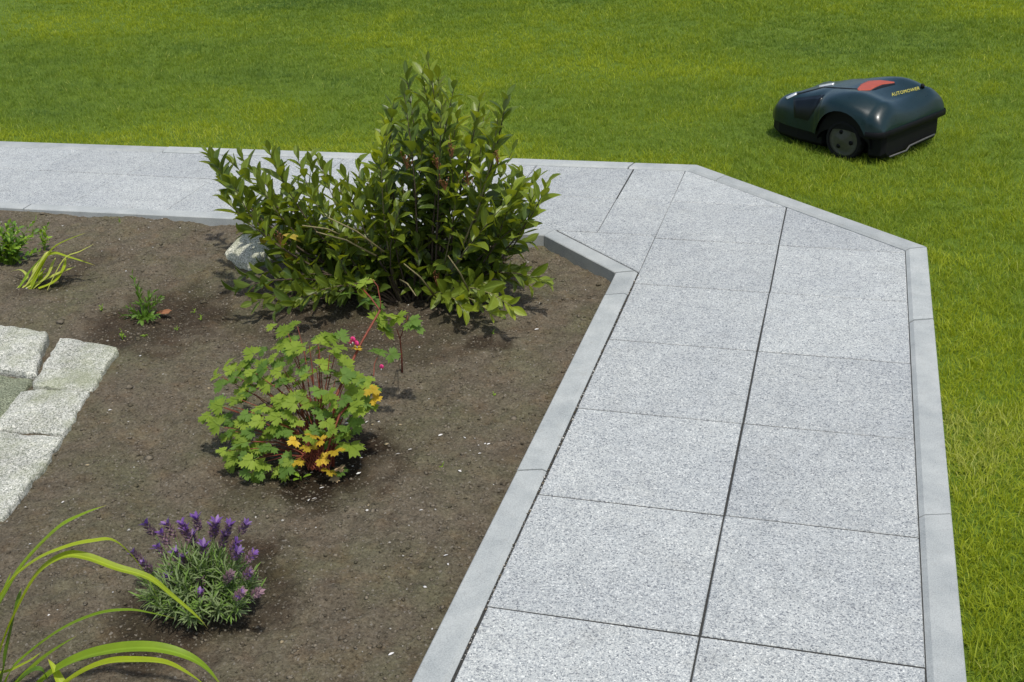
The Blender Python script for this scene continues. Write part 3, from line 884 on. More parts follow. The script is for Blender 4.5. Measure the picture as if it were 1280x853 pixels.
# ------------------------------------------------------------------ the big evergreen shrub
def shrub():
    bp = G(512, 372, -0.05)
    base = Vector((bp.x, bp.y + 0.06, bed_h(bp.x, bp.y) - 0.01))
    root = tag(empty('evergreen_shrub', base), 'large bushy evergreen shrub with glossy leaves at the bend of the path', 'shrub')
    r = random.Random(21)
    tips = []   # (u, v, depth offset, tone: 0 dark 1 mid 2 young)
    up_ = [(535, 78), (527, 96), (543, 112), (508, 96), (492, 128), (505, 118), (482, 150), (517, 150), (556, 122), (530, 175), (503, 185),
           (567, 112), (575, 140), (600, 128), (590, 165), (633, 122), (622, 150), (612, 175), (640, 190), (560, 190), (650, 215), (480, 200), (468, 190), (520, 215), (575, 205), (600, 215), (545, 165), (478, 172), (550, 145), (605, 145)]
    right_ = [(683, 232), (672, 222), (648, 236), (664, 250), (632, 255), (612, 250), (655, 275), (595, 262), (640, 285), (620, 295), (575, 270), (668, 262)]
    left_ = [(260, 192), (270, 203), (290, 203), (301, 196), (290, 225), (337, 190), (347, 205), (322, 225), (372, 198), (388, 200), (405, 212), (432, 222), (449, 205), (280, 248), (303, 250), (318, 262),
             (340, 250), (362, 245), (385, 255), (405, 262), (425, 255), (448, 240), (466, 232), (300, 290), (330, 290), (352, 300), (375, 295), (400, 290), (425, 300), (455, 280), (480, 262), (505, 250), (530, 262), (556, 285), (500, 290), (470, 305), (525, 300), (590, 290), (440, 318), (410, 320)]
    for (u, v) in up_: tips.append((u, v, r.uniform(-.22, .24), 2 if r.random() < .45 else r.choice((0, 1, 1))))
    for (u, v) in right_: tips.append((u, v, r.uniform(-.25, .18), r.choice((0, 1, 1, 2))))
    for (u, v) in left_: tips.append((u, v, r.uniform(-.28, .22), r.choice((0, 1, 1, 1))))
    for (u, v) in list(up_)[::2]: tips.append((u + r.uniform(-18, 18), v + r.uniform(10, 50), r.uniform(-.26, .0), r.choice((0, 1, 1, 2))))
    for (u, v) in list(left_)[::4]: tips.append((u + r.uniform(-5, 20), v + r.uniform(5, 35), r.uniform(-.30, .0), r.choice((0, 1, 1))))
    low = [(296, 362), (318, 378), (345, 388), (372, 378), (306, 345), (335, 352), (400, 372), (425, 366), (352, 360), (560, 352), (548, 338), (604, 342), (588, 326), (622, 362), (648, 346), (682, 352), (614, 392), (580, 388), (640, 384), (604, 300), (572, 306), (600, 365), (665, 358), (330, 330), (365, 338), (628, 328)]
    mats = [M['L1'], M['L2'], M['L3'], M['LY']]
    lm = [[leaf_mesh('leaf', mats[k], .37 + .05 * q, .16 + .07 * q, (-.05, .12, .26)[q], seed=q, wave=.012) for q in range(3)] for k in range(4)]
    wood = []; inst = []
    yd = base.y
    shoots = []
    for u, v, dy, tone in tips:
        T = V(u, v, yd + dy + 0.02)
        shoots.append((T, tone))
    for u, v in low:
        g = G(u, v, r.uniform(0.03, 0.10))
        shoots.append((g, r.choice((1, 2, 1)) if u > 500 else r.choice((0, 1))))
    # shoots on the far side and inside, unseen from the photograph's own place
    for k in range(12):
        a = r.uniform(0.1, PI - 0.1); h = r.uniform(0.12, 0.62); rad = 0.52 * (1 - (h / 0.95) ** 2) ** 0.5
        shoots.append((base + Vector((math.cos(a) * rad, math.sin(a) * rad * .8, h)), r.choice((0, 0, 1))))
    stems = MB(base)
    trunks = []
    for k in range(9):
        a = k * 2.4; rr = r.uniform(.02, .08)
        b0 = base + Vector((math.cos(a) * rr, math.sin(a) * rr, -0.03))
        trunks.append(b0)
    for si, (T, tone) in enumerate(shoots):
        rel = T - base
        horiz = Vector((rel.x, rel.y, 0))
        b0 = min(trunks, key=lambda q: ((q - base).normalized() - rel.normalized()).length + r.random() * .3)
        if rel.z > 0.2:
            c = base + Vector((rel.x * .75, rel.y * .75, rel.z * .42)) + Vector((r.uniform(-.12, .12), r.uniform(-.10, .10), r.uniform(-.04, .06)))
        else:
            c = base + horiz * .55 + Vector((0, 0, max(.10, rel.z + .06)))
        L = rel.length
        ts = [0, .2, .4, .6, .8, .93, 1.0]
        pts = [bez(b0, c, T, t) for t in ts]
        rb = 0.003 + 0.005 * min(1, L / .9)
        stems.tube(pts, [rb * (1 - .85 * t ** .6) for t in ts], 5, 1 if tone == 2 else 0, False)
        # leaves along the outer part
        reach = min(0.74, 0.50 / max(L, .25))
        nl = int(r.uniform(13, 17) * (reach * L / .3) ** .6)
        ang = r.uniform(0, 6.28)
        for k in range(nl):
            q = k / max(1, nl - 1)
            t = 1 - reach * (1 - q) ** 1.15
            p = bez(b0, c, T, t); d = bez_d(b0, c, T, t).normalized()
            if rel.z > .25: d = (d + Vector((0, 0, .35))).normalized()
            ang += 2.399 + r.uniform(-.3, .3)
            s1 = d.orthogonal().normalized(); s2 = d.cross(s1)
            rad = s1 * math.cos(ang) + s2 * math.sin(ang)
            op = math.radians(r.uniform(46, 80) * (1 - q) + r.uniform(14, 52) * q)
            ld = d * math.cos(op) + rad * math.sin(op)
            ld = (ld + Vector((0, 0, -.06 if q < .4 else .12))).normalized()
            nrm = (d * math.sin(op) - rad * math.cos(op)) + Vector((0, 0, .45)) + Vector((r.uniform(-.3, .3), r.uniform(-.3, .3), 0))
            size = r.uniform(.060, .098) * (0.78 + .3 * (1 - abs(q - .45)))
            if k >= nl - 3: size *= .78
            tn = tone if (q > .72 or tone != 2) else 1
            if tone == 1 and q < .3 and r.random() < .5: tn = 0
            if r.random() < .010 and rel.z < .3: tn = 3
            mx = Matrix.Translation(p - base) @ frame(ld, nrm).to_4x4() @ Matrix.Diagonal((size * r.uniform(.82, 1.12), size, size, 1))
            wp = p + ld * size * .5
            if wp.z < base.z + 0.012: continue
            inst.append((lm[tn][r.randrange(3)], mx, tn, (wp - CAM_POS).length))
    stems.build('stem', [M['bark'], M['twig']], root)
    # bare twigs in the middle
    for (u0, v0, u1, v1) in [(410, 272, 480, 315), (378, 282, 440, 300), (395, 290, 470, 320), (520, 370, 500, 350), (505, 330, 545, 372), (560, 320, 590, 372)]:
        a, b = V(u0, v0, yd - .36), V(u1, v1, yd - .22)
        m_ = (a + b) / 2 + Vector((0, 0, .015))
        tw = MB(base); tw.tube([a, m_, b], [.002, .003, .0035], 5, 0); tw.build('bare_twig', [M['twig']], root)
    # rusty flower-bud clusters
    for (u, v) in [(547, 205), (508, 205), (585, 225), (622, 200), (556, 232), (546, 352), (628, 330), (655, 338), (350, 300), (565, 190)]:
        b = MB(base); c = V(u, v, yd - .25 + (.0 if v < 300 else -.12))
        if v > 320: c = G(u, v, .09)
        for k in range(13):
            o_ = Vector((r.gauss(0, .008), r.gauss(0, .008), r.gauss(.012, .014)))
            b.tube([c + o_, c + o_ + Vector((0, 0, .003)), c + o_ + Vector((0, 0, .006))], [.001, .0026, .0008], 5, 0)
            b.tube([c - Vector((0, 0, .02)), c + o_], [.0008, .0008], 3, 0, False)
        tag(b.build('flower_bud', [M['bud']], root), kind='stuff')
    inst.sort(key=lambda q: q[3])
    # a part for each of the leaves that show largest, the rest in one mass
    front = inst[:300]
    for me, mx, tn, _ in front:
        o = link('leaf', me, root, mx)
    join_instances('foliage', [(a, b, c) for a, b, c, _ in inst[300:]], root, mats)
shrub()

# ------------------------------------------------------------------ bleeding heart
def lobed_leaf(name, mat, seed):
    """a leaf of three stalked leaflets, each cut into lobes; unit: one leaflet about 1 long"""
    r = random.Random(seed); vs_, fs_ = [], []
    def leaflet(o, ang, s):
        # outline lobes, fan from the midrib
        lob = [(0.0, 0.0), (.20, .24), (.58, .44), (.55, .21), (.70, .25), (1.0, .27), (.88, .09), (1.08, .0)]
        right = lob; left = [(a, -b) for a, b in lob[1:-1]][::-1]
        poly = right + left
        ca, sa = math.cos(ang), math.sin(ang)
        b = len(vs_)
        mid = [(.0, 0), (.38, 0), (.7, 0)]
        for x, y in poly:
            x *= s * r.uniform(.93, 1.07); y *= s * 1.30 * r.uniform(.9, 1.1)
            z = .16 * abs(y) - .22 * x * x / s + r.uniform(-.02, .02)
            vs_.append((o[0] + x * sa + y * ca, o[1] + x * ca - y * sa, z))
        c = len(vs_)
        for x, y in mid[1:]:
            x *= s; vs_.append((o[0] + x * sa, o[1] + x * ca, -.22 * x * x / s - .03))
        n = len(poly)
        m1, m2 = c, c + 1
        # right half: indices 0..7 ; left half: 7..n-1 then 0
        fs_.extend([(b, b + 1, m1), (b + 1, b + 2, b + 3), (b + 1, b + 3, m1), (b + 3, b + 4, m1), (b + 4, m2, m1), (b + 4, b + 5, b + 6), (b + 4, b + 6, m2), (b + 6, b + 7, m2)])
        L = list(range(b + 7, b + n)) + [b]
        fs_.extend([(L[0], L[1], m2), (L[1], L[2], L[3]), (L[1], L[3], m2), (L[3], m1, m2), (L[3], L[4], m1), (L[4], L[5], L[6]), (L[4], L[6], m1), (L[6], L[7], m1)])
    leaflet((0, .30), 0.0, 1.0)
    leaflet((.05, .12), 1.05, .86)
    leaflet((-.05, .12), -1.05, .86)
    # little stalk joining them
    b = len(vs_); vs_.extend([(-.02, -.25, .0), (.02, -.25, .0), (.02, .32, -.02), (-.02, .32, -.02)]); fs_.append((b, b + 1, b + 2, b + 3))
    return mk_mesh(name, vs_, fs_, mat)
def heart_mesh():
    b = MB()
    # two swollen pink pouches meeting in a heart, white drop below
    for sx in (-1, 1):
        rows = []
        for i in range(6):
            t = i / 5; rr = (.30 * math.sin(PI * (0.12 + .86 * t)) ** .8)
            rows.append((Vector((sx * (.26 * math.sin(PI * min(1, t * 1.05)) * .8 + .02), 0, .55 - 1.0 * t)), rr))
        b.tube([q for q, _ in rows], [max(.03, q * .8) for _, q in rows], 7, 0)
    b.tube([Vector((0, 0, -.35)), Vector((0, 0, -.6)), Vector((0, 0, -.85))], [.14, .12, .03], 6, 1)
    b.tube([Vector((0, 0, .5)), Vector((0, 0, .9))], [.03, .03], 4, 2)
    return mk_mesh('flower', b.v, b.f, [M['pink'], M['white'], M['redstem']], True, b.m)
def bleeding_heart():
    bp = G(395, 592, -.04)
    base = Vector((bp.x, bp.y + .03, bed_h(bp.x, bp.y)))
    root = tag(empty('bleeding_heart', base), 'bright green lobed-leaved plant with small pink heart flowers on reddish stems', 'plant')
    r = random.Random(5)
    kinds = dict(a=[lobed_leaf('leaf', M['B1'], 1), lobed_leaf('leaf', M['B1'], 2)], b=[lobed_leaf('leaf', M['B2'], 3), lobed_leaf('leaf', M['B2'], 4)],
                 y=[lobed_leaf('leaf', M['BY'], 5)], t=[lobed_leaf('leaf', M['BT'], 6)])
    L = []
    main = [(352, 412), (365, 424), (402, 425), (388, 436), (415, 418), (312, 440), (285, 452), (300, 458), (290, 470), (325, 455), (340, 447), (300, 490), (270, 505), (282, 524), (268, 530), (330, 480), (312, 470), (350, 500), (372, 478), (408, 462), (428, 470), (398, 490), (440, 488), (456, 502), (430, 515), (402, 518), (370, 528), (342, 522), (310, 540), (298, 556), (288, 572), (335, 560), (350, 540), (326, 582), (318, 596), (346, 590), (380, 450), (420, 440), (435, 455), (362, 505), (385, 505), (415, 500), (446, 470), (300, 575), (280, 545), (325, 510), (305, 520), (358, 575), (425, 535), (395, 540), (440, 530), (366, 545), (460, 485), (378, 465), (345, 465), (320, 528), (338, 540), (290, 500), (410, 530), (352, 590), (450, 515), (433, 500), (318, 560), (275, 480), (360, 440)]
    for (u, v) in main:
        f = (592 - v) / 180.0
        y = base.y - 0.13 + 0.30 * f + r.uniform(-.04, .04) + 0.06 * abs(u - 370) / 110 * (1 if v < 500 else .3)
        L.append((V(u, v, y), r.choice('aaab'), r.uniform(.026, .039)))
        for _ in range(r.choice((2, 2, 3))):
            L.append((V(u + r.uniform(-18, 18), v + r.uniform(-10, 14), y + r.uniform(-.03, .07)), r.choice('aab'), r.uniform(.021, .036)))
    for (u, v) in [(366, 552), (372, 578), (400, 552), (404, 575), (385, 560), (412, 590), (466, 488), (470, 498), (392, 545), (418, 565)]:
        L.append((V(u, v, base.y - .08 + (.12 if u > 440 else 0)), 'y', r.uniform(.024, .034)))
    L.append((V(440, 560, base.y - .02), 'a', .050)); L.append((V(446, 434, base.y + .26), 'y', .028)); L.append((V(424, 590, base.y - .04), 'b', .035))
    L.append((V(418, 598, base.y - .05), 't', .026)); L.append((V(425, 586, base.y - .03), 't', .022)); L.append((V(416, 610, base.y - .06), 't', .024))
    # the flowering branch arching out to the right, and the tall side stem
    yb = base.y + .36
    for (u, v) in [(447, 358), (436, 366), (455, 352), (458, 374), (470, 377)]: L.append((V(u, v, yb + .05), 'b' if v > 360 else 'a', r.uniform(.036, .046)))
    for (u, v) in [(490, 394), (480, 404), (484, 412), (498, 398), (520, 408), (516, 402), (475, 396)]: L.append((V(u, v, yb + .03), 'a' if r.random() < .4 else 'b', r.uniform(.034, .046)))
    for (u, v) in [(478, 440), (492, 444), (470, 438)]: L.append((V(u, v, yb - .06), 'b', .030))
    st = MB(base)
    forks = [V(440, 452, base.y + .22), V(475, 388, yb), V(503, 424, yb + .02)]
    def stem(pts, rad): 
        k = len(pts); st.tube(pts, [rad * (1 - .6 * i / (k - 1)) for i in range(k)], 5, 0)
    stem([base + Vector((.03, .02, -.02)), V(418, 500, base.y + .10), forks[0], V(452, 428, base.y + .30), forks[1], V(463, 372, yb + .02), V(452, 360, yb + .04)], .0055)
    stem([forks[1], V(476, 380, yb), V(472, 358, yb + .02), V(466, 350, yb + .02), V(457, 350, yb + .04)], .0022)
    p503 = G(503, 470, -.045); p503.z = bed_h(p503.x, p503.y)
    stem([p503, V(502, 445, p503.y), V(500, 424, p503.y - .01), V(496, 412, yb + .05)], .0035)
    stem([V(500, 424, p503.y), V(507, 405, yb + .05), V(510, 395, yb + .05)], .0022)
    stem([V(467, 470, base.y + .2), V(468, 455, base.y + .25), V(474, 442, yb - .06)], .002)
    stem([V(440, 500, base.y + .05), V(424, 520, base.y), V(405, 575, base.y - .06), base + Vector((.02, -.02, 0))], .004)
    for i, (p, kd, s) in enumerate(L):
        rel = p - base; out = Vector((rel.x, rel.y * .8 - .05, 0))
        if p.y > yb - .12 and kd in 'ab' and rel.x > .12: out = Vector((r.uniform(-1, 1), -.5, 0))
        out = out.normalized() if out.length > 1e-4 else Vector((0, -1, 0))
        d = (out + Vector((r.uniform(-.5, .5), r.uniform(-.5, .5), r.uniform(-.25, .35)))).normalized()
        nrm = Vector((.1, -.45, 1)) + Vector((r.uniform(-.65, .65), r.uniform(-.5, .5), 0)) + out * .25
        m_ = kinds[kd][r.randrange(len(kinds[kd]))]
        mx = Matrix.Translation(p - base - d * s * .6) @ frame(d, nrm).to_4x4() @ Matrix.Scale(s, 4)
        o = link('leaf', m_, root, mx)
        if kd == 'y': o['label'] = 'yellowed lobed leaf'
        elif kd == 't': o['label'] = 'withered tan leaf'
        # stalk
        at_ = p - d * s * .85
        if p.y > yb - .14 or i % 5 in (1, 3, 4): continue
        b0 = base + Vector((r.uniform(-.03, .03), r.uniform(-.03, .03), 0))
        c = base + Vector((rel.x * .35, rel.y * .35 + .05, max(.06, rel.z * .75)))
        st.tube([bez(b0, c, at_, t) for t in (0, .35, .7, 1)], [.0024, .002, .0016, .0011], 4, 0, False)
    st.build('stem', [M['redstem']], root)
    hm = heart_mesh()
    for (u, v, y, s) in [(441, 425, base.y + .25, .019), (446, 430, base.y + .25, .019), (438, 428, base.y + .27, .015), (477, 459, base.y + .22, .015)]:
        p = V(u, v, y)
        link('flower', hm, root, Matrix.Translation(p - base) @ Matrix.Rotation(r.uniform(-.5, .5), 4, 'Z') @ Matrix.Rotation(r.uniform(-.3, .3), 4, 'Y') @ Matrix.Scale(s, 4))
bleeding_heart()

# ------------------------------------------------------------------ lavender
def lavender():
    bp = G(250, 770, -.035)
    base = Vector((bp.x, bp.y + .02, bed_h(bp.x, bp.y)))
    root = tag(empty('lavender', base), 'small grey-green lavender bush with purple flower spikes, lowest in the bed', 'lavender')
    r = random.Random(9); nr = np.random.RandomState(9)
    nl = [leaf_mesh('needle', M[k], .105, .15, .25, rows=((0, .5), (.35, 1), (.75, .8), (1, .05)), seed=i) for i, k in enumerate(('LV', 'LV2'))]
    inst = []; stems = MB(base)
    for k in range(135):
        a = r.uniform(0, 2 * PI); rr = math.sqrt(r.random())
        top = Vector((math.cos(a) * rr * .150, math.sin(a) * rr * .125, .035 + .125 * (1 - rr * rr * .75) * r.uniform(.7, 1.1)))
        b0 = Vector((top.x * .25, top.y * .25, 0)); c = Vector((top.x * .8, top.y * .8, top.z * .45))
        stems.tube([base + bez(b0, c, top, t) for t in (0, .5, 1)], [.002, .0015, .001], 4, 0, False)
        n = r.randrange(16, 24); ang = r.uniform(0, 6)
        for q in range(n):
            t = .25 + .75 * (q / (n - 1)) ** .8
            p = bez(b0, c, top, t); d = (bez_d(b0, c, top, t).normalized() + Vector((0, 0, .3))).normalized()
            ang += PI / 2 + .35
            s1 = d.orthogonal().normalized(); s2 = d.cross(s1); rad = s1 * math.cos(ang) + s2 * math.sin(ang)
            op = math.radians(r.uniform(35, 65) if t < .85 else r.uniform(10, 35))
            ld = d * math.cos(op) + rad * math.sin(op) + Vector((0, 0, -.08))
            s = r.uniform(.022, .038)
            inst.append((nl[0 if r.random() < .66 else 1], Matrix.Translation(p) @ frame(ld, d * math.sin(op) - rad * math.cos(op) + Vector((0, 0, .2))).to_4x4() @ Matrix.Diagonal((s * 1.15, s, s, 1)), 0))
    inst = [(a, b, 0 if a is nl[0] else 1) for a, b, c in inst]
    join_instances('foliage', inst, root, [M['LV'], M['LV2']])
    # flower spikes: an egg-shaped head of bracts with a tuft of long violet petals
    br = leaf_mesh('bract', M['LS'], .7, .2, -.2, rows=((0, .5), (.4, 1), (1, .1)))
    pe = [leaf_mesh('ear_petal', M[k], .42, .1, .35, rows=((0, .4), (.4, .9), (.75, 1), (1, .2)), wave=.05) for k in ('LP', 'LP2')]
    spikes = [(182, 655, 1), (208, 654, 1), (201, 666, 1), (197, 684, 1), (232, 661, 1), (227, 655, 1), (245, 648, 1.1), (255, 682, 1.1), (271, 652, 1), (267, 658, 1), (287, 655, .9), (308, 654, .8), (296, 677, .8), (298, 689, .9), (219, 690, 1), (229, 695, .8), (210, 721, .9), (250, 740, .8), (165, 690, .8), (178, 702, .7), (250, 722, 0), (289, 715, 0), (318, 691, .7), (314, 713, .4), (304, 738, .4), (220, 712, 0), (326, 738, 0), (240, 668, 1), (281, 668, .8)]
    for (u, v, ear) in spikes:
        f = (790 - v) / 145.0
        y = base.y - .13 + .20 * f + r.uniform(-.02, .02)
        p = V(u, v, y)
        d = Vector(((p.x - base.x) * 1.6, (p.y - base.y) * .6, .3)).normalized()
        hl = r.uniform(.026, .035); b = []
        h0 = p - d * (hl + .006)
        c = base + Vector(((p.x - base.x) * .35, (p.y - base.y) * .35, .05))
        stems.tube([c, (c + h0) / 2 + Vector((0, 0, .012)), h0], [.0013, .0012, .0011], 4, 0, False)
        s1 = d.orthogonal().normalized(); s2 = d.cross(s1)
        for row in range(6):
            t = row / 5
            for q in range(4):
                an = q * 2 * PI / 4 + row * .63
                rad = s1 * math.cos(an) + s2 * math.sin(an)
                ld = d * .82 + rad * .55
                wd_ = .0046 * math.sin(PI * (.2 + .7 * t)) 
                o_ = h0 + d * hl * t + rad * wd_
                b.append((br, Matrix.Translation(o_ - base) @ frame(ld, rad).to_4x4() @ Matrix.Scale(r.uniform(.0105, .0135), 4), 0))
        if ear:
            for q in range(6):
                an = q * 2 * PI / 6 + r.uniform(-.3, .3); rad = s1 * math.cos(an) + s2 * math.sin(an)
                ld = d + rad * r.uniform(.25, .75); k = 0 if r.random() < .65 else 1
                b.append((pe[k], Matrix.Translation(h0 + d * hl * .92 - base) @ frame(ld, d * .4 - rad).to_4x4() @ Matrix.Diagonal((.019 * ear, .023 * ear, .02 * ear, 1)), 1 + k))
            for q in range(7):
                an = r.uniform(0, 6.28); rad = s1 * math.cos(an) + s2 * math.sin(an)
                b.append((pe[0], Matrix.Translation(h0 + d * hl * r.uniform(.3, .9) + rad * .003 - base) @ frame(d * .4 + rad, d).to_4x4() @ Matrix.Scale(.007, 4), 1))
        o = join_instances('flower_spike', b, root, [M['LS'], M['LP'], M['LP2']])
        del o['kind']
    stems.build('stem', [M['LV2']], root)
lavender()

# ------------------------------------------------------------------ strap-leaved plants
def strap(pts, wmax, mat, parent, base, thick=.0012, twist=0.0, fold=.22, name='blade', w0=.55, blunt=False):
    """ribbon leaf with a keel along pts"""
    P = [Vector(p) for p in pts]
    # Catmull-Rom resample
    out = []
    for i in range(len(P) - 1):
        p0 = P[max(0, i - 1)]; p1 = P[i]; p2 = P[i + 1]; p3 = P[min(len(P) - 1, i + 2)]
        for k in range(5):
            t = k / 5
            out.append(.5 * ((2 * p1) + (p2 - p0) * t + (2 * p0 - 5 * p1 + 4 * p2 - p3) * t * t + (3 * p1 - p0 - 3 * p2 + p3) * t ** 3))
    out.append(P[-1])
    n = len(out); vs_, fs_ = [], []
    for i, p in enumerate(out):
        t = i / (n - 1)
        d = (out[min(n - 1, i + 1)] - out[max(0, i - 1)]).normalized()
        side = d.cross(Vector((0, 0, 1)))
        if side.length < .15: side = d.cross(Vector((0, 1, 0)))
        side.normalize(); nr_ = side.cross(d).normalized()
        q = Quaternion(d, twist * t); side = q @ side; nr_ = q @ nr_
        w = .5 * wmax * min(1, w0 + (1 - w0) * t * 3.5) * (1 if blunt and t > .95 else (1 - max(0, (t - .45) / .55) ** 1.7))
        w = max(w, .0004)
        vs_ += [p - side * w + nr_ * w * fold * 2 - base, p - base, p + side * w + nr_ * w * fold * 2 - base]
    for i in range(n - 1):
        for k in range(2):
            a = i * 3 + k; fs_.append((a, a + 1, a + 4, a + 3))
    me = mk_mesh(name, vs_, fs_, mat)
    at_ = me.attributes.new('rib', 'FLOAT', 'POINT'); at_.data.foreach_set('value', [0.0, 1.0, 0.0] * n)
    at_ = me.attributes.new('tip', 'FLOAT', 'POINT'); at_.data.foreach_set('value', [i / (n - 1) for i in range(n) for _ in range(3)])
    return link(name, me, parent)
def daylily():
    g = G(-10, 905, -.03)
    base = Vector((g.x, g.y, bed_h(g.x, g.y)))
    root = tag(empty('daylily', base), 'clump of long arching strap leaves in the lower left corner', 'plant')
    B = base
    def P(l, y0, y1):
        n = len(l); return [V(u, v, y0 + (y1 - y0) * i / (n - 1)) for i, (u, v) in enumerate(l)]
    y = base.y
    strap([B + Vector((-.05, .02, 0))] + P([(-25, 800), (2, 752), (30, 706), (72, 662), (105, 643), (133, 632)], y, y + .16), 0.0201, M['D1'], root, base)
    strap([B + Vector((-.03, .03, 0))] + P([(-22, 800), (5, 738), (42, 703), (85, 684), (118, 677), (140, 676), (160, 690), (180, 716), (203, 759)], y, y + .16), 0.0140, M['D2'], root, base)
    strap([B + Vector((-.01, 0, 0))] + P([(-8, 860), (2, 810), (22, 762), (48, 718), (80, 696), (108, 697), (145, 710), (185, 722), (215, 745), (245, 770), (260, 786)], y, y + .14), 0.0196, M['D2'], root, base, twist=.5)
    strap([B + Vector((0, .01, 0))] + P([(10, 846), (35, 818), (78, 787), (122, 768), (160, 763), (190, 767), (218, 773)], y - .02, y + .12), 0.0118, M['D1'], root, base)
    strap([B + Vector((.01, .0, 0))] + P([(8, 872), (35, 842), (62, 818), (96, 795)], y - .02, y + .03), 0.0235, M['D1'], root, base)
    strap([B + Vector((.02, -.01, 0))] + P([(25, 880), (62, 845), (102, 823), (150, 812), (195, 811), (232, 820), (258, 836), (280, 862)], y - .03, y + .04), 0.0291, M['D1'], root, base, twist=.35)
    strap([B + Vector((.03, -.02, 0))] + P([(45, 885), (92, 848), (132, 830), (170, 827), (208, 830), (240, 846), (262, 862)], y - .05, y + .02), 0.0246, M['D2'], root, base, twist=-.3)
    strap([B + Vector((-.02, .04, 0))] + P([(-12, 850), (15, 838), (38, 826), (52, 815)], y, y + .06), 0.0101, M['D2'], root, base)
    strap([B + Vector((-.02, .02, 0))] + P([(2, 850), (12, 800), (22, 755), (27, 735)], y, y + .06), 0.0190, M['D3'], root, base)
    strap([B + Vector((-.05, .03, 0))] + P([(-18, 840), (-12, 790), (4, 745), (14, 715)], y + .02, y + .1), 0.0201, M['D1'], root, base)
    strap([B + Vector((.02, .02, 0))] + P([(78, 880), (72, 845), (60, 824)], y - .04, y), 0.0201, M['D2'], root, base)
    strap([B + Vector((.02, -.03, 0))] + P([(12, 885), (22, 856), (40, 840), (52, 838), (60, 852)], y - .05, y - .03), 0.0201, M['D3'], root, base)
    for k in range(9):                              # the rest of the clump, beyond the frame
        a = rnd.uniform(2.4, 5.2); L = rnd.uniform(.25, .4)
        o_ = Vector((math.cos(a), math.sin(a), 0))
        strap([B, B + o_ * L * .2 + Vector((0, 0, L * .55)), B + o_ * L * .6 + Vector((0, 0, L * .7)), B + o_ * L + Vector((0, 0, L * .35))], rnd.uniform(.014, .022), M[rnd.choice(('D1', 'D2', 'D3'))], root, base)
daylily()
def spring_bulb():
    g = G(40, 364, -.035); base = Vector((g.x, g.y, bed_h(g.x, g.y) - .005))
    root = tag(empty('drooping_bulb_plant', base), 'pale yellowish green flopping strap leaves between the stones and the path', 'plant')
    S = [([(45, 362), (55, 330), (70, 308), (108, 291)], .011, 'D2'), ([(42, 366), (50, 335), (64, 318), (85, 322), (119, 332)], .013, 'D2'), ([(36, 366), (48, 335), (58, 318), (66, 314)], .010, 'D4'),
         ([(40, 368), (62, 348), (80, 340), (96, 333)], .012, 'D4'), ([(54, 367), (70, 352), (80, 336), (82, 322)], .011, 'D2'), ([(30, 362), (38, 340), (55, 322), (72, 318)], .009, 'D1'), ([(48, 368), (60, 345), (66, 330), (70, 322)], .008, 'D4'),
         ([(28, 364), (34, 348), (26, 338), (12, 340)], .006, 'D4'), ([(52, 368), (66, 355), (74, 345), (75, 360)], .010, 'D2'), ([(38, 368), (44, 350), (62, 340), (90, 320)], .008, 'D2'), ([(62, 352), (80, 325), (100, 315), (118, 305)], .006, 'D4'), ([(44, 368), (50, 356), (52, 342), (58, 335)], .009, 'D2'), ([(34, 365), (40, 352), (44, 335), (50, 326)], .008, 'D4')]
    for l, w, m_ in S:
        n = len(l); pts = []
        for i, (u, v) in enumerate(l):
            t = i / (n - 1)
            p = V(u, v, base.y + .02 + .10 * t)
            p.z = max(p.z, bed_h(p.x, p.y) + .004)
            pts.append(p)
        pts[0] = base + Vector((pts[0].x - base.x, rnd.uniform(-.01, .02), 0))
        strap(pts, w * 1.95, M[m_], root, base)
spring_bulb()

# ------------------------------------------------------------------ small herbs and seedlings
def herb(name, label, cat, g, stems_, mats, leaf_len, width=.4, group=None, n_leaf=9, seed=0, spread=50):
    base = Vector((g.x, g.y, bed_h(g.x, g.y) - .003))
    root = tag(empty(name, base), label, cat, group)
    r = random.Random(seed); sb = MB(base)
    lm = [leaf_mesh('leaf', m_, width, .2, .25, seed=i) for i, m_ in enumerate(mats)]
    for (dx, dy, h) in stems_:
        top = Vector((dx, dy, h)); c = Vector((dx * .4, dy * .4, h * .7)); b0 = Vector((dx * .12, dy * .12, 0))
        sb.tube([base + bez(b0, c, top, t) for t in (0, .4, .75, 1)], [.002, .0017, .0013, .0008], 4, 0, False)
        ang = r.uniform(0, 6)
        for k in range(n_leaf):
            t = .2 + .8 * k / max(1, n_leaf - 1)
            p = bez(b0, c, top, t); d = bez_d(b0, c, top, t).normalized(); ang += PI + (1.57 if k % 2 == 0 else 0) + r.uniform(-.3, .3)
            s1 = d.orthogonal().normalized(); s2 = d.cross(s1); rad = s1 * math.cos(ang) + s2 * math.sin(ang)
            op = math.radians(r.uniform(spread - 15, spread + 20) * (1.1 - .6 * t))
            ld = d * math.cos(op) + rad * math.sin(op); s = leaf_len * r.uniform(.75, 1.15) * (1 - .35 * t)
            link('leaf', lm[r.randrange(len(lm))], root, Matrix.Translation(p) @ frame(ld, d * math.sin(op) - rad * math.cos(op) + Vector((0, 0, .5))).to_4x4() @ Matrix.Scale(s, 4))
    sb.build('stem', [mats[0]], root)
    return root
r_ = random.Random(33)
herb('leafy_perennial', 'bushy bright green plant cut by the left edge beside the strap leaves', 'plant', G(12, 333, -.035),
     [(r_.uniform(-.14, .13), r_.uniform(-.05, .14), r_.uniform(.05, .17)) for _ in range(34)], [M['H2'], M['H1']], .038, .55, None, 11, 3)
herb('leafy_sprig', 'thin leafy sprig standing alone behind the flopping strap leaves', 'plant', G(56, 318, -.035), [(.02, .03, .11), (-.012, .02, .08), (.03, .0, .06), (0, .03, .09)], [M['H2'], M['H1']], .030, .5, None, 9, 4)
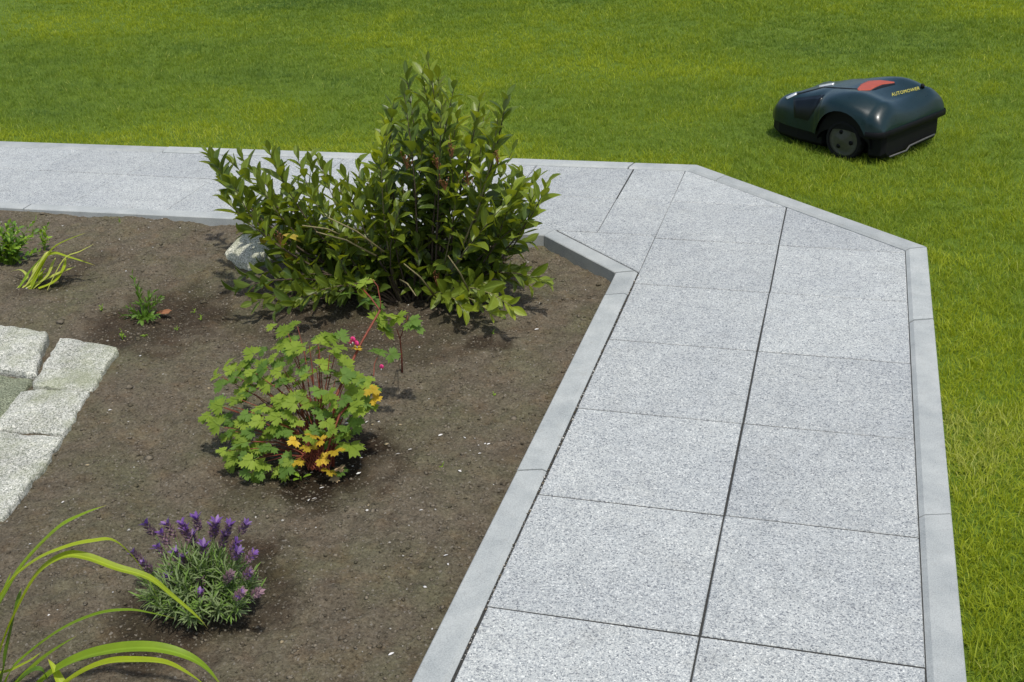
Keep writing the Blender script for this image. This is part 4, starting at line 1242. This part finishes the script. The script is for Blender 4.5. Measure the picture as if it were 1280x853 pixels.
hb = herb('narrow_leaved_herb', 'low dark green herb with narrow leaves in a patch of dark soil', 'plant', G(180, 400, -.035),
     [(-0.056, 0.060, 0.144), (-0.037, 0.048, 0.106), (-0.019, 0.036, 0.094), (0.013, 0.042, 0.075), (0.037, 0.036, 0.088), (0.062, 0.024, 0.062), (-0.062, 0.000, 0.037), (0.000, -0.036, 0.025), (0.056, -0.036, 0.019), (-0.069, -0.024, 0.015), (0.025, -0.054, 0.015), (0.075, -0.024, 0.025), (0.050, 0.048, 0.062)], [M['H1'], M['D3']], .040, .26, None, 10, 5, 40)
SEED = 'small green seedlings sprouting in the soil'
for (u, v, lab, hh, s) in [(153, 424, 'tiny green seedling at the corner of the granite stones', .03, .022), (128, 392, 'faint little seedling left of the low dark herb', .025, .016), (243, 391, 'tiny round-leaved seedling right of the dry orange leaf', .012, .012), (252, 401, 'small bright seedling, rightmost near the dry orange leaf', .014, .016),
                       (222, 414, 'tiny pale seedling in the dark soil below the dry leaf', .012, .013), (150, 286, 'small green seedling close to the path kerb, top left', .02, .014), (632, 399, 'small grey seedling right of the big shrub', .02, .016), (182, 424, 'tiny seedling just below the low dark herb', .008, .012), (552, 585, 'bright little seedling beside the long inner kerb', .012, .010), (617, 494, 'tiny green seedling in the middle of the bare soil', .012, .011), (615, 415, 'faint seedling below the right side of the shrub', .010, .010)]:
    herb('seedling', lab, 'seedling', G(u, v, -.04), [(r_.uniform(-.008, .008), r_.uniform(-.004, .008), hh), (r_.uniform(-.01, .01), r_.uniform(-.008, .0), hh * .6)], [M['H2']], s, .42, SEED, 3, int(u + v), 60)
def sprout():
    g = G(377, 605, -.04); base = Vector((g.x, g.y, bed_h(g.x, g.y) + .002))
    root = tag(empty('seedling', base), 'three-leaved seedling under the yellowed leaves of the lobed-leaved plant', 'seedling', SEED)
    lm = leaf_mesh('leaf', M['H2'], .5, .15, .12)
    for a, s in ((1.15, .030), (-1.25, .026), (2.9, .028)):
        d = Vector((-math.sin(a), math.cos(a), .45))
        link('leaf', lm, root, Matrix.Translation((d.x * .006, d.y * .006, .010)) @ frame(d, Vector((0, 0, 1))).to_4x4() @ Matrix.Scale(s, 4))
    sb = MB(base); sb.tube([base, base + Vector((0, 0, .014))], [.0015, .0012], 4); sb.build('stem', [M['H2']], root)
sprout()
g = G(205, 398, -.04)
dl_ = link('dry_leaf', leaf_mesh('dry_leaf', M['dry'], .34, .10, -.12, wave=.05))
dl_.matrix_basis = Matrix.Translation((g.x - .03, g.y, bed_h(g.x, g.y) + .012)) @ frame(Vector((1, .05, .1)), Vector((0, -.5, 1))).to_4x4() @ Matrix.Scale(.070, 4)
tag(dl_, 'single dry orange-brown leaf lying beside the low dark herb', 'leaf')

# ------------------------------------------------------------------ robot lawn mower
def mower():
    import bmesh
    org = Vector((1.045, 3.930, -0.046)); hd = math.radians(148.0)
    root = tag(empty('robot_mower', org, hd), 'dark teal robot lawn mower with an orange-red stop panel on the grass', 'lawn mower')
    W = Matrix.Translation(org) @ Matrix.Rotation(hd, 4, 'Z'); WI = W.inverted()
    def lin(x, tab):
        for (a, va), (b, vb) in zip(tab[:-1], tab[1:]):
            if x <= b:
                t = max(0, min(1, (x - a) / (b - a))); t = t * t * (3 - 2 * t) * .5 + t * .5
                return va + (vb - va) * t
        return tab[-1][1]
    WT = [(0, .278), (.02, .298), (.06, .308), (.15, .306), (.30, .302), (.36, .288), (.42, .250), (.58, .228), (.68, .195), (.73, .155), (.75, .110)]
    ZT = [(0, .195), (.012, .240), (.03, .272), (.06, .292), (.20, .316), (.31, .320), (.42, .306), (.56, .272), (.67, .228), (.72, .190), (.75, .150)]
    ZB = [(0, .165), (.06, .160), (.10, .150), (.30, .12), (.37, .105), (.48, .105), (.75, .108)]
    def arch(x):
        d = (x - .225) / .155
        return .085 + .172 * math.sqrt(max(0, 1 - d * d)) if abs(d) < 1 else 0
    xs = [0, .004, .012, .024, .04, .06, .08, .09, .10, .115, .135, .16, .19, .225, .26, .29, .315, .335, .350, .36, .37, .385, .40, .42, .45, .48, .51, .54, .57, .60, .63, .66, .685, .705, .72, .735, .745, .75]
    N = 44; e = .50
    vs_, fs_ = [], []
    for x in xs:
        w = lin(x, WT); zt = lin(x, ZT); zb = max(lin(x, ZB), arch(x))
        zt = max(zt, zb + .02)
        for k in range(N + 1):
            ph = PI * k / N; c = math.cos(ph); s = math.sin(ph)
            y = w * math.copysign(abs(c) ** e, c); sz = abs(s) ** e
            z = zb + (zt - zb) * sz
            ay = abs(y)
            # shoulders stand above the middle of the deck
            hump = math.exp(-((ay - .195) / .062) ** 2) * .016 * min(1, x / .028) * (1 if x < .22 else max(0, 1 - (x - .22) / .1))
            hump += math.exp(-((ay - .165) / .045) ** 2) * .022 * max(0, 1 - abs(x - .64) / .07) ** .7
            dip = -.014 * math.exp(-(ay / .11) ** 2) * (1 if x < .10 else max(0, 1 - (x - .10) / .08))
            z += (hump + dip) * sz
            # flared wheel arch
            fl = 0
            if abs(x - .225) < .17 and z < zb + .035: fl = .010 * (1 - (z - zb) / .035) * max(0, 1 - abs(x - .225) / .17) ** .5
            vs_.append((x, y + math.copysign(fl, c), z))
    for j in range(len(xs) - 1):
        for k in range(N):
            a = j * (N + 1) + k
            fs_.append((a, a + 1, a + N + 2, a + N + 1))
    # nose cap
    j = (len(xs) - 1) * (N + 1); fs_.append(tuple(range(j, j + N + 1)))
    fs_.append(tuple(range(0, N + 1))[::-1])
    me = mk_mesh('cover', vs_, fs_, M['paint'])
    bm = bmesh.new(); bm.from_mesh(me); bmesh.ops.recalc_face_normals(bm, faces=bm.faces); bm.to_mesh(me); bm.free()
    cover = link('cover', me, root)
    tree = BVHTree.FromPolygons([W @ Vector(v) for v in vs_], fs_)
    def hit(u, v):
        d = ray(u, v).normalized()
        p, n, i, t = tree.ray_cast(CAM_POS, d)
        if p is None: return None, None
        if n.dot(d) > 0: n = -n
        return p, n
    def drape(name, quad, mat, off=.0015, nu=8, nv=4, parent=root, arch_=0.0, smooth=True):
        """a thin fitted panel on the cover; its four corners as they are seen"""
        v0, f0 = [], []
        for a in range(nu + 1):
            for b in range(nv + 1):
                s, t = a / nu, b / nv
                if len(quad) == 4: q = [(quad[0][i] * (1 - s) + quad[1][i] * s) * (1 - t) + (quad[3][i] * (1 - s) + quad[2][i] * s) * t for i in (0, 1)]
                else:
                    U, L_ = quad; m1 = len(U) - 1; i0 = min(m1 - 1, int(s * m1)); fr = s * m1 - i0
                    q = [(U[i0][i] * (1 - fr) + U[i0 + 1][i] * fr) * (1 - t) + (L_[i0][i] * (1 - fr) + L_[i0 + 1][i] * fr) * t for i in (0, 1)]
                p, n = hit(*q)
                if p is None: p, n = tree.find_nearest(CAM_POS + ray(*q).normalized() * (Vector((.8, 4.1, .2)) - CAM_POS).length)[:2]
                v0.append(WI @ (p + n * (off + arch_ * math.sin(PI * t) * math.sin(PI * min(1, s * 1.0)))))
        m_ = len(v0)
        back = [v - (WI.to_3x3() @ Vector((0, 0, 1))) * .004 for v in v0]
        for a in range(nu):
            for b in range(nv):
                i = a * (nv + 1) + b; f0.append((i, i + 1, i + nv + 2, i + nv + 1))
        rim_ = [a * (nv + 1) for a in range(nu + 1)] + [nu * (nv + 1) + b for b in range(1, nv + 1)] + [a * (nv + 1) + nv for a in range(nu - 1, -1, -1)] + [b for b in range(nv - 1, 0, -1)]
        k = len(rim_); allv = list(v0) + [back[i] for i in rim_]
        for i in range(k): f0.append((rim_[i], rim_[(i + 1) % k], m_ + (i + 1) % k, m_ + i))
        me_ = mk_mesh(name, allv, f0, mat, smooth)
        b_ = bmesh.new(); b_.from_mesh(me_); bmesh.ops.recalc_face_normals(b_, faces=b_.faces); b_.to_mesh(me_); b_.free()
        return link(name, me_, parent)
    for q_ in [] and [(1072, 112), (1085, 102), (1100, 101), (1117, 103), (1090, 113), (1095, 107), (1114, 121), (1151, 112), (985, 122), (995, 117), (1030, 108), (1000, 113)]: print('HIT', q_, hit(*q_)[0] and (WI @ hit(*q_)[0]))
    drape('stop_panel', ([(1071.5, 112), (1076, 106), (1085, 101.8), (1100, 100.6), (1118, 103)], [(1072.5, 113.4), (1088, 113.2), (1094, 109.6), (1103, 105.8), (1118, 104)]), M['red'], .0025, 16, 6, arch_=.001)
    drape('handle_slot', ([(1090, 113.2), (1096, 109.8), (1104, 106.3), (1118, 104.4)], [(1094, 112.6), (1102, 110), (1110, 108), (1119, 105.6)]), M['black'], .002, 9, 3)
    drape('side_window', [(992, 123.5), (1031, 118.5), (1010, 150), (993, 146)], M['smoke'], .0015, 8, 6)
    drape('contact_strip', [(983, 122), (995.5, 116), (996.5, 118), (984.5, 124)], M['metal'], .004, 6, 2)
    drape('contact_strip', [(1024, 107.6), (1043, 104), (1043, 105.6), (1024, 109.4)], M['metal'], .004, 6, 2)
    drape('cover_seam', [(995, 117.5), (1030, 108.6), (1030, 109.8), (995, 119)], M['black'], .0012, 8, 2)
    drape('cover_seam', [(1030, 108.6), (1072, 111.0), (1072, 112.2), (1030, 109.8)], M['black'], .0012, 8, 2)
    # yellow lettering on the rear deck
    cu = bpy.data.curves.new('lettering', 'FONT'); cu.body = 'AUTOMOWER'; cu.size = 1.0; cu.resolution_u = 2; cu.shear = .2; cu.space_character = 1.05
    to = bpy.data.objects.new('lettering', cu); COL.objects.link(to)
    bpy.context.view_layer.update()
    tm = bpy.data.meshes.new_from_object(to.evaluated_get(bpy.context.evaluated_depsgraph_get()))
    bpy.data.objects.remove(to); bpy.data.curves.remove(cu)
    bm = bmesh.new(); bm.from_mesh(tm); bmesh.ops.triangulate(bm, faces=bm.faces); bm.to_mesh(tm); bm.free()
    xs_ = [v.co.x for v in tm.vertices]; ys_ = [v.co.y for v in tm.vertices]
    x0, x1, y0, y1 = min(xs_), max(xs_), min(ys_), max(ys_)
    quad = [(1115, 121), (1150, 112.4), (1148.3, 108.6), (1112.6, 117)]
    for v in tm.vertices:
        s, t = (v.co.x - x0) / (x1 - x0), (v.co.y - y0) / (y1 - y0)
        q = [(quad[0][i] * (1 - s) + quad[1][i] * s) * (1 - t) + (quad[3][i] * (1 - s) + quad[2][i] * s) * t for i in (0, 1)]
        p, n = hit(*q)
        if p is None: p, n = V(q[0], q[1], 4.1), Vector((0, 0, 1))
        v.co = WI @ (p + n * .0015)
    tm.materials.clear(); tm.materials.append(M['yellow'])
    link('lettering', tm, root)
    # black knob on the rear deck
    p, n = hit(1153, 110)
    if p is not None:
        b = MB(); p = WI @ p
        b.tube([p + Vector((0, 0, -.003)), p + Vector((0, 0, .012)), p + Vector((.004, 0, .02))], [.011, .010, .006], 10); b.build('knob', [M['black']], root)
    # dark lip along the rear lower edge of the cover
    lip = MB(); nn = []
    for sgn in (1, -1):
        seq = []
        for x in (.085, .06, .04, .024, .012, .004, 0):
            w = lin(x, WT); seq.append(Vector((x - .003, sgn * (w + .002), max(lin(x, ZB), arch(x)) + .004)))
        nn.append(seq)
    loop = nn[0] + [Vector((-.004, y, .168)) for y in (.2, .1, 0, -.1, -.2)] + nn[1][::-1]
    vv, ff = [], []
    for q in loop:
        o_ = Vector((-.004, 0, 0)) if abs(q.y) < .24 else Vector((0, math.copysign(.004, q.y), 0))
        vv += [q + Vector((0, 0, -.014)), q + o_ + Vector((0, 0, -.008)), q + o_ + Vector((0, 0, .012)), q + Vector((0, 0, .018))]
    for i in range(len(loop) - 1):
        for k in range(3): a = i * 4 + k; ff.append((a, a + 4, a + 5, a + 1))
    lip.add(vv, ff); lip.build('rear_lip', [M['black']], root)
    # chassis: rounded tub under the cover
    st = [(.008, .232, .055, .175), (.025, .252, .040, .19), (.09, .256, .035, .20), (.10, .20, .035, .21), (.34, .20, .035, .20), (.365, .242, .035, .14), (.52, .230, .035, .13), (.65, .203, .038, .13), (.71, .166, .045, .13), (.748, .11, .055, .13)]
    vv, ff = [], []
    for x, w, z0, z1 in st:
        c = .018
        for (y, z) in [(w, z0 + c), (w, z1 - c), (w - c, z1), (-w + c, z1), (-w, z1 - c), (-w, z0 + c), (-w + c, z0), (w - c, z0)]: vv.append((x, y, z))
    for i in range(len(st) - 1):
        for k in range(8): a = i * 8 + k; b = i * 8 + (k + 1) % 8; ff.append((a, b, b + 8, a + 8))
    ff.append(tuple(range(8))); e_ = (len(st) - 1) * 8; ff.append(tuple(range(e_, e_ + 8)))
    me = mk_mesh('chassis', vv, ff, M['black'], False)
    bm = bmesh.new(); bm.from_mesh(me); bmesh.ops.recalc_face_normals(bm, faces=bm.faces); bm.to_mesh(me); bm.free()
    link('chassis', me, root)
    # front bumper skirt
    # bent grey bar low on the rear
    b = MB(); b.tube([Vector((-.004, .215, .052)), Vector((-.006, .07, .050)), Vector((-.006, .04, .068)), Vector((-.004, -.12, .072)), Vector((.0, -.2, .070))], .005, 6)
    b.build('rear_bar', [M['greybar']], root)
    # drive wheels
    for sgn in (1, -1):
        # dark liner closing the upper part of the wheel arch
        b = MB(); vv, ff = [], []
        na = 20
        for yy in (sgn * .270, sgn * .225):
            for i in range(na + 1):
                an = PI * i / na; vv.append(Vector((.225 + .150 * math.cos(an), yy, .085 + .172 * math.sin(an))))
            for i in range(na + 1):
                xx = .225 + .150 * math.cos(PI * i / na); vv.append(Vector((xx, yy, .085 + max(0, .072 * math.sin(PI * i / na)))))
        q = na + 1
        for i in range(na):
            ff.append((i, i + 1, q + i + 1, q + i)); ff.append((2 * q + i, 2 * q + i + 1, 3 * q + i + 1, 3 * q + i)); ff.append((q + i, q + i + 1, 3 * q + i + 1, 3 * q + i)); ff.append((i, i + 1, 2 * q + i + 1, 2 * q + i))
        b.add(vv, ff); b.build('arch_liner', [M['black']], root, False)
        c = Vector((.225, sgn * .248, .102)); b = MB()
        prof = [(.070, -.026), (.094, -.026), (.101, -.019), (.101, .015), (.094, .024), (.082, .026), (.080, .014)]
        n = 36; vv, ff = [], []
        for i in range(n):
            an = 2 * PI * i / n; tr = .0035 if i % 2 else 0
            for (rr, yy) in prof:
                R2 = rr - (tr if rr > .099 else 0)
                vv.append(c + Vector((math.cos(an) * R2, yy * sgn, math.sin(an) * R2)))
        m_ = len(prof)
        for i in range(n):
            j = (i + 1) % n
            for k in range(m_ - 1): ff.append((i * m_ + k, i * m_ + k + 1, j * m_ + k + 1, j * m_ + k))
        b.add(vv, ff); wh = b.build('wheel', [M['rubber']], root, False)
        rb = MB(); vv, ff = [], []
        rp = [(.081, .010), (.079, .020), (.070, .016), (.045, .018), (.022, .026), (.0001, .028)]
        n = 30
        for i in range(n):
            an = 2 * PI * i / n
            for (rr, yy) in rp: 
                dent = -.006 if (.03 < rr < .06 and (i % 10) in (3, 4, 5, 6)) else 0
                vv.append(c + Vector((math.cos(an) * rr, (yy + dent) * sgn, math.sin(an) * rr)))
        m_ = len(rp)
        for i in range(n):
            j = (i + 1) % n
            for k in range(m_ - 1): ff.append((i * m_ + k, i * m_ + k + 1, j * m_ + k + 1, j * m_ + k))
        rb.add(vv, ff)
        rb.build('rim', [M['rim']], wh)
        hb_ = MB()
        for q in range(3):
            an = 2 * PI * q / 3 + 1.2; p = c + Vector((math.cos(an) * .042, sgn * .016, math.sin(an) * .042))
            hb_.tube([p, p + Vector((0, sgn * .0035, 0))], [.011, .011], 10)
        hb_.build('rim_hole', [M['black']], wh)
        # small front castor
        c = Vector((.56, sgn * .15, .045)); b = MB()
        b.tube([c + Vector((0, -.02, 0)), c + Vector((0, -.012, 0)), c + Vector((0, .012, 0)), c + Vector((0, .02, 0))], [.035, .044, .044, .035], 16); b.build('castor', [M['rubber']], root)
    # contact between wheels: cutting deck cover
    b = MB(); b.tube([Vector((.33, 0, .04)), Vector((.33, 0, .025))], [.11, .10], 20); b.build('blade_guard', [M['black']], root)
mower()
